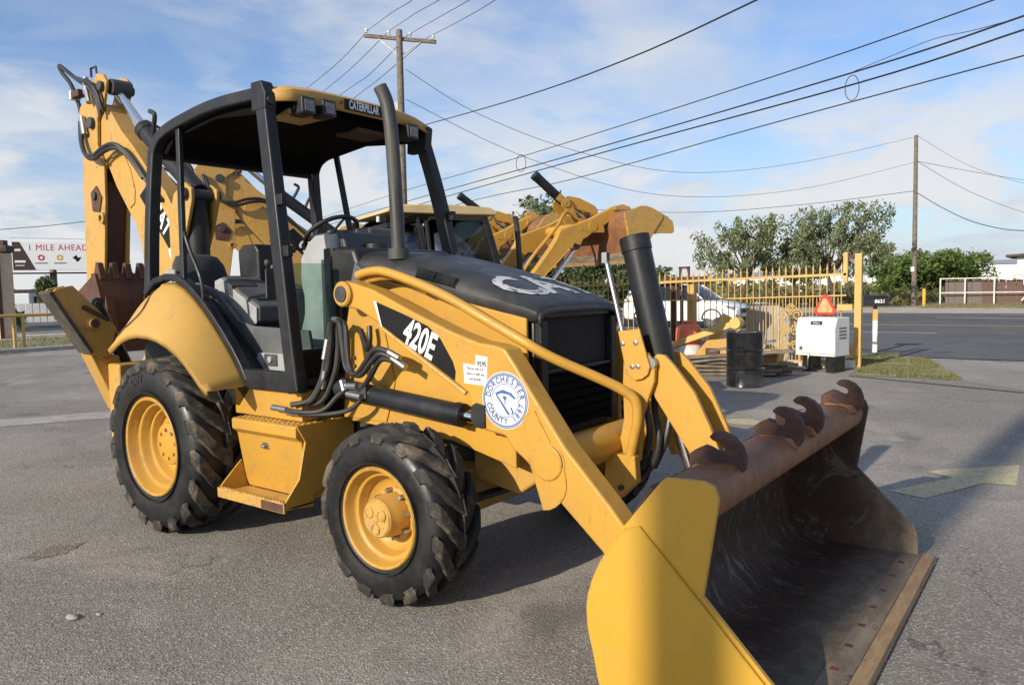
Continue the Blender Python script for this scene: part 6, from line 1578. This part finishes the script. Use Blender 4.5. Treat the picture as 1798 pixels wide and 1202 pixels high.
W_ = {
 'w1': ([(-14.59, 15.89, 7.3), (-5.64, 10.73, 6.03), (-1.31, 8.24, 5.56), (1.53, 6.62, 5.43), (2.55, 6.04, 5.42), (6.1, 4.04, 5.57), (9, 2.4, 5.7), (16.5, -1.8, 6.35), (24, -6, 7.0)], 0.014, 'cable running from the crossarm pole to the upper right'),
 'w2': ([(-51.62, 42.06, 8.42), (-29.05, 30.48, 7.83), (-14.37, 22.93, 7.27), (-1.82, 16.49, 6.95), (3.63, 13.7, 6.94), (4.96, 13.02, 7.0), (8.83, 11.08, 7.22), (12, 9.5, 7.4), (21.0, 4.95, 8.2), (30, 0.4, 9.0)], 0.016, 'topmost of the four thick cables crossing the right sky'),
 'w3': ([(-51.6, 42.0, 7.57), (-28.08, 30.47, 7.25), (-10.95, 22.06, 6.89), (0.52, 16.44, 6.74), (4.05, 14.72, 6.82), (4.97, 14.27, 6.87), (8.84, 12.36, 7.05), (12, 10.8, 7.2), (21.0, 6.2, 7.8), (30, 1.6, 8.4)], 0.022, 'second from top of the thick cables, with a small loop'),
 'w4': ([(-51.16, 42.29, 7.14), (-25.65, 29.55, 6.9), (-9.15, 21.3, 6.66), (0.52, 16.47, 6.46), (4.06, 14.71, 6.55), (4.97, 14.25, 6.57), (8.84, 12.3, 6.75), (12, 10.7, 6.9), (21.0, 6.1, 7.45), (30, 1.5, 8.0)], 0.022, 'third from top of the thick cables crossing the sky'),
 'w5': ([(-50.72, 42.55, 6.28), (-22.87, 28.39, 6.32), (-11.72, 22.71, 6.01), (-2.3, 17.92, 6.06), (4.07, 14.68, 6.04), (4.99, 14.22, 6.06), (8.85, 12.28, 6.19), (12, 10.7, 6.3), (21.0, 6.05, 6.85), (30, 1.4, 7.4)], 0.016, 'lowest of the four thick cables crossing the right sky'),
 'c1': ([(-14.46, 16.19, 9.54), (-13.48, 19.07, 8.31), (-11.96, 23.7, 7.32), (-9.97, 29.92, 6.91), (-7.28, 38.59, 8.08), (-3.5, 50.93, 10.76)], 0.010, 'upper sagging wire from the crossarm pole to the slim pole'),
 'c2': ([(-14.41, 16.13, 8.46), (-12.67, 21.38, 6.78), (-10.34, 28.62, 5.77), (-7.26, 38.56, 6.65), (-3.54, 50.75, 9.14)], 0.010, 'lower sagging wire from the crossarm pole to the slim pole'),
 'c3': ([(-31.22, 44.87, 8.24), (-18.44, 47.45, 6.87), (-10.35, 49.15, 6.87), (-3.5, 50.63, 7.32)], 0.018, 'wire reaching the slim pole from behind the raised bucket'),
 'r1': ([(-3.48, 50.96, 10.84), (-0.47, 49.49, 8.46), (2.41, 48.13, 6.97), (5.05, 46.9, 5.9)], 0.010, 'thin wire dropping right from the top of the slim pole'),
 'r2': ([(-3.43, 50.84, 9.2), (-1.19, 56.5, 8.98), (1.61, 63.59, 8.8), (5.02, 72.24, 8.71)], 0.014, 'thin flatter wire running right from the slim pole'),
 'r3': ([(-3.43, 50.84, 9.2), (-1.15, 56.41, 7.63), (1.67, 63.42, 6.43), (5.11, 72.02, 5.54)], 0.014, 'thin wire sloping right from the slim pole below the flatter one'),
 'r4': ([(-3.38, 50.71, 7.21), (-2.0, 50.04, 6.19), (-0.38, 49.26, 5.19), (1.13, 48.56, 4.59), (2.48, 47.94, 4.31), (5.1, 46.77, 4.09)], 0.024, 'thick dark cable curving low to the right of the slim pole'),
 'l1': ([(-67.44, 17.45, 6.99), (-65.84, 20.89, 7.25), (-63.18, 26.68, 8.1), (-58.44, 37.09, 10.38)], 0.03, 'single wire above the billboard at far left'),
 'a1': ([(-15.54, 15.49, 10.98), (-10.8, 12.02, 9.56), (-8.11, 10.05, 8.7), (-4.36, 7.31, 7.66), (0.2, 4.0, 7.6), (4.2, 1.1, 7.8), (8, -1.7, 8.2)], 0.009, None), 'a2': ([(-14.98, 15.9, 10.89), (-10.17, 12.3, 9.46), (-7.36, 10.19, 8.56), (-3.93, 7.62, 7.58), (0.6, 4.35, 7.6), (4.6, 1.45, 7.8), (8.4, -1.3, 8.2)], 0.009, None),
 'a3': ([(-14.42, 16.31, 10.75), (-9.73, 12.76, 9.36), (-6.59, 10.4, 8.44), (-3.43, 8.01, 7.57), (1.1, 4.75, 7.6), (5.1, 1.85, 7.8), (8.9, -0.9, 8.2)], 0.009, None), 'a4': ([(-13.83, 16.74, 10.66), (-9.06, 12.97, 9.2), (-5.88, 10.46, 8.28), (-3.09, 8.26, 7.56), (1.5, 5.0, 7.6), (5.5, 2.15, 7.8), (9.3, -0.6, 8.2)], 0.009, None),
 'b1': ([(-15.54, 15.49, 10.98), (-19.24, 17.39, 11.09), (-24.98, 20.35, 11.62), (-48.42, 32.43, 14.08)], 0.012, None), 'b2': ([(-14.98, 15.9, 10.89), (-19.16, 18.08, 11.04), (-24.07, 20.63, 11.39), (-47.68, 32.93, 13.39)], 0.012, None),
 'b3': ([(-14.42, 16.31, 10.75), (-18.26, 18.01, 10.45), (-22.97, 20.55, 10.92), (-46.94, 33.46, 13.14)], 0.012, None), 'b4': ([(-13.83, 16.74, 10.66), (-16.97, 17.41, 9.98), (-21.08, 19.73, 10.33), (-46.2, 33.97, 12.67)], 0.012, None)}
for k_, (pts, r, lab) in W_.items():
    o = MB().tube(pts, r, 5, smooth=6).build('overhead_wire', 'wire', None)
    if lab: tag(o, lab, 'wire')
    else:
        pos = {'1': 'first', '2': 'second', '3': 'third', '4': 'fourth'}[k_[1]]
        if k_[0] == 'a': tag(o, pos+' from left of the thin wires rising from the crossarm to the picture top', 'wire', 'wires rising from the crossarm')
        else: tag(o, pos+' from left of the thin wires dropping left from the crossarm', 'wire', 'wires dropping left from the crossarm')
lp_ = MB().tube([(0.52+0.16*math.cos(t), 16.3, 6.44+0.30*math.sin(t)-0.1) for t in [2*math.pi*i/20 for i in range(21)]], 0.010, 5, caps=False); tag(lp_.build('cable_loop', 'wire', None), 'small loop of cable hanging from the thick cables', 'cable')
lp_ = MB().tube([(-14.3+0.26*math.cos(t), 22.9, 7.0+0.36*math.sin(t)) for t in [2*math.pi*i/20 for i in range(21)]], 0.014, 5, caps=False); tag(lp_.build('cable_loop', 'wire', None), 'hanging loop on the topmost thick cable near the raised arms', 'cable')
lp_ = MB().tube([(0.52, 16.44, 6.76), (1.5, 15.95, 6.85), (2.4, 15.5, 6.92), (3.3, 15.1, 6.84), (4.9, 14.3, 6.8)], 0.008, 5, smooth=4); tag(lp_.build('cable_loop', 'wire', None), 'thin loose cable wrapped between the thick cables at right', 'cable')

# ---------------------------------------------------------------- left: rail, shed, billboard, house
rl = empty('guard_rail', (-21.0, 5.0, 0)); tag(rl, 'yellow pipe rail on posts along the left edge of the lot', 'railing')
MB().cyl((0, -16, 1.10), (0, 3.2, 1.10), 0.05, 12).build('rail', 'yellow_rail', rl)
for y in (-8.4, -3.9, 0.6):
    for dy in (-0.06, 0.20): MB().cyl((0, y+dy, 0), (0, y+dy, 1.08), 0.045, 10).build('post', 'yellow_rail', rl)
sh = empty('metal_shed', (-35.5, 5.5, 0)); tag(sh, 'pale ribbed metal shed at the far left edge', 'shed')
MB().box(-8, 0, -14, 4.0, 0, 3.75).build('wall', 'slat_white', sh)
r0 = None
for i in range(24):
    y = 3.9-i*0.34
    if r0 is None: o = r0 = MB().prism([(-0.05, 0.0), (0.10, 0.0), (0.06, 0.06), (-0.01, 0.06)], 0.0, 3.7, 'xy').build('rib', 'slat_white', sh); r0.rotation_euler = (0, 0, R(-90)); o.location = (0, y, 0)
    else: o = r0.copy(); COL.objects.link(o); o.location = (0.002, y, 0)
MB().box(-8.2, 0.35, -14.2, 4.2, 3.75, 3.95).build('roof_edge', 'roof_brown', sh)
pc_ = empty('brick_pillar', (-30.0, 8.45, 0)); tag(pc_, 'tan pillar with brown cap in front of the metal shed', 'pillar')
MB().box(-0.28, 0.28, -0.28, 0.28, 0, 3.45).build('shaft', 'cream', pc_, bevel=0.01)
MB().lathe([(0.30, 3.45), (0.46, 3.52), (0.50, 3.66), (0.42, 3.76), (0.26, 3.80), (0.26, 3.98), (0.0, 4.0)], axis='z', n=4).build('cap', 'roof_brown', pc_)
MB().box(0.282, 0.32, -0.32, -0.18, 0, 3.45).build('downpipe', 'rust_brown', pc_)
bb = empty('billboard', (-71.4, 26.9, 0), R(61)); tag(bb, 'billboard reading 1 MILE AHEAD on a single column at far left', 'billboard')
# local x runs along the board (to the right in view)
MB().box(-3.1, 3.15, 0.05, 0.35, 4.15, 6.75).build('panel', 'sign_white', bb, bevel=0.02)
MB().add([(-3.1, 0.045, 4.16), (-1.3, 0.045, 4.16), (-2.5, 0.045, 6.74), (-3.1, 0.045, 6.74)], [(0, 1, 2, 3)]).build('panel_corner', 'sign_brown', bb, smooth=False)
text_mb('1 MILE AHEAD', 0.80, 0.0, 0.88, spacing=1.1).xf(frame((0.55, 0.042, 6.20), (1, 0, 0), (0, 0, 1))).build('lettering', 'red_print', bb, smooth=False)
lg_ = MB()
for x, z, r in ((-0.85, 5.30, 0.28),):
    lg_.lathe([(r*0.5, 0), (r, 0)], c=(x, 0.042, z), n=16)
lg_.build('logo', 'red_print', bb, smooth=False)
MB().lathe([(0.12, 0), (0.28, 0)], c=(0.65, 0.042, 5.30), n=14).build('logo', 'gold_print', bb, smooth=False)
MB().add([(1.65, 0.042, 5.30), (2.0, 0.042, 5.55), (2.1, 0.042, 5.3), (2.4, 0.042, 5.35), (2.2, 0.042, 5.0), (2.0, 0.042, 4.9), (1.9, 0.042, 5.1)], [tuple(range(7))]).build('logo', 'ink', bb, smooth=False)
for x in (-0.85, 0.65): MB().box(x-0.5, x+0.5, 0.040, 0.044, 4.75, 4.83).build('logo_line', 'ink', bb, smooth=False)
MB().box(-2.9, -2.2, 0.036, 0.042, 4.55, 4.62).build('logo_line', 'white_print', bb); MB().box(-2.95, -2.1, 0.036, 0.042, 4.85, 5.05).build('logo_line', 'white_print', bb); MB().box(-2.95, -2.45, 0.036, 0.042, 5.9, 6.1).build('logo_line', 'white_print', bb)
MB().box(-3.2, 3.0, -0.6, 0.3, 3.80, 3.92).build('catwalk', 'ink', bb)
MB().beam((-3.2, -0.1, 7.1), (3.1, -0.1, 7.0), 0.05, 0.05).build('top_rail', 'galvanised', bb)
MB().cyl((0.0, 0.25, 0), (0.0, 0.25, 4.2), 0.30, 14).build('column', 'wood_grey', bb)
vt = tree('vine', (-58.6, 21.2, 0), 3.3, 0.55, 'ivy-covered column under the billboard', 'vine', 'leaf_dark', 44, 90, 0.26, 21, trunk_r=0.25, fork=0.5, clump_r=0.42, squash=1.4)
tree('broad_tree', (-45.2, 20.6, 0), 4.7, 0.9, 'drooping palm-like tree in front of the billboard\'s right end', 'tree', 'leaf', 40, 90, 0.34, 22, trunk_r=0.14, fork=0.55, droop=1.6, clump_r=0.50, squash=1.5)
hs_ = empty('house', (-64.0, 22.4, 0), R(61)); tag(hs_, 'small brown-roofed house under the billboard', 'house')
MB().box(-2.4, 1.6, 0, 5, 0, 1.15).build('wall', 'cream', hs_)
MB().prism([(-2.8, 1.1), (1.9, 1.1), (0.8, 2.3), (-1.7, 2.3)], -0.3, 5.3).build('roof', 'roof_brown', hs_)
MB().box(-0.2, 0.5, -0.03, 0, 0, 0.9).build('door', 'white_wall', hs_)
vn = empty('parked_van', (-57.0, 18.9, 0), R(150)); tag(vn, 'white van parked beside the ivy-covered column', 'van')
MB().prism([(-1.9, 0.4), (1.9, 0.4), (1.95, 1.0), (1.3, 1.15), (0.8, 1.9), (-1.9, 1.95)], -0.85, 0.85).build('body', 'car_white', vn, bevel=0.08, seg=3)
for s in (-1, 1):
    MB().box(-0.4, 0.75, s*0.853, s*0.86, 1.2, 1.7).build('window', 'car_glass', vn)
    for xx in (-1.2, 1.2): MB().lathe([(0.0, s*0.10), (0.2, s*0.1), (0.34, s*0.09), (0.36, -s*0.1)], c=(xx, s*0.80, 0.36), n=18).build('wheel', 'rubber', vn)
pf = empty('picket_fence', (-50.0, 17.0, 0), R(66)); tag(pf, 'pale board fence beyond the rail at left', 'fence')
q0 = None
for i in range(22):
    if q0 is None: o = q0 = MB().box(0, 0.36, -0.03, 0.03, 0, 1.25).build('board', 'slat_white', pf)
    else: o = q0.copy(); COL.objects.link(o)
    o.location = (0.4*i-6.0, 0, 0)
ms = tree('shrub', (-33.2, 9.6, 0), 1.5, 0.7, 'small shrub at the foot of the metal shed', 'bush', 'leaf_dark', 18, 70, 0.22, 31, trunk_r=0.05, fork=0.2, clump_r=0.4)
# ---------------------------------------------------------------- right: plank fence, shed, bollard, warehouses
wf = empty('plank_fence', (-2.2, 53.2, 0), R(3)); tag(wf, 'weathered dark plank fence across the road at right', 'fence')
plain('wood_dark', (0.115, 0.092, 0.080), 0.9, c2=(0.165, 0.135, 0.118), scale=2.5)
plain('wood_red', (0.135, 0.078, 0.062), 0.9, c2=(0.10, 0.062, 0.052), scale=2.5)
b0 = {}
for i in range(30):
    mt_ = 'wood_dark' if i < 11 else 'wood_red'
    if mt_ not in b0: o = b0[mt_] = MB().box(0, 0.178, 0, 0.03, 0.05, 1.62).build('plank', mt_, wf)
    else: o = b0[mt_].copy(); COL.objects.link(o)
    o.location = (0.2+0.186*i, 0.25+0.012*((i*7) % 3), -0.03*((i*5) % 4)); o.rotation_euler = (0, R(((i*13) % 5-2)*0.3), 0)
pfm = empty('pipe_gate', (-2.2, 53.0, 0), R(3)); tag(pfm, 'white pipe frame gate standing before the plank fence', 'gate')
for x in (-0.05, 1.35, 2.95, 5.75): MB().cyl((x, 0, 0), (x, 0, 1.72), 0.05, 10).build('post', 'slat_white', pfm)
for z in (0.78, 1.70): MB().cyl((-0.05, 0, z), (5.75, 0, z), 0.038, 10).build('rail', 'slat_white', pfm)
MB().cyl((4.4, 0, 0.25), (5.4, 0, 1.55), 0.05, 8).build('brace', 'slat_white', pfm)
bl = MB().lathe([(0.10, 0), (0.10, 1.05), (0.06, 1.12), (0, 1.13)], axis='z', n=12).build('bollard', 'bollard_yellow' if 'bollard_yellow' in M else 'yellow_new', None, loc=(-2.55, 48.6, 0)); tag(bl, 'bright yellow bollard right of the slim utility pole', 'bollard')
rs = empty('shed', (3.75, 54.5, 0)); tag(rs, 'white shed cut by the right picture edge', 'shed')
MB().box(-1.9, 4, 0, 6, 0, 3.0).build('wall', 'white_wall', rs)
MB().prism([(-2.5, 3.0), (4.2, 3.35), (4.2, 3.5), (-2.5, 3.15)], -0.5, 6.2).build('roof', 'roof_brown', rs)
for i, (x, y, w, d_, h, lab) in enumerate(((-1, 165, 22, 20, 4.2, 'white warehouse above the plank fence at right'), (-34, 150, 40, 18, 2.9, 'long low white building glimpsed behind the gate'))):
    wh = empty('warehouse', (x, y, 0), R(8)); tag(wh, lab, 'warehouse')
    MB().box(-w/2, w/2, -d_/2, d_/2, 0, h).build('wall', 'white_wall', wh)
    MB().prism([(-d_/2-0.3, h), (d_/2+0.3, h), (0, h+0.9)], -w/2-0.3, w/2+0.3, 'yz').build('roof', 'galvanised', wh)
    for k in range(5):
        MB().box(-w/2+2+k*w/5.2, -w/2+4.2+k*w/5.2, -d_/2-0.06, -d_/2-0.003, 0, 2.3).build('door', 'galvanised', wh)
# small loose stones and litter on the lot
rng = random.Random(9)
for (x, y), s_ in zip(((0.99, -2.07), (1.06, -1.97)), (0.045, 0.022)):
    mb = MB().lathe([(0.0, -0.4), (0.7, -0.3), (1.0, 0.0), (0.75, 0.35), (0.2, 0.5), (0, 0.5)], axis='z', n=9)
    mb.v = [(v[0]*s_*(1+0.25*noise.noise((v[0]*2, v[1]*2, x))), v[1]*s_*0.6*(1+0.3*noise.noise((v[1]*2, v[2]*2, y))), (v[2]+0.4)*s_*0.45) for v in mb.v]
    o = mb.build('stone', 'concrete', None, loc=(x, y, 0.0), angle=60); tag(o, {0.045: 'largest pale stone on the asphalt in the left foreground', 0.022: 'smaller stone just right of the largest stone, left foreground'}[s_], 'stone', 'stones on the asphalt')
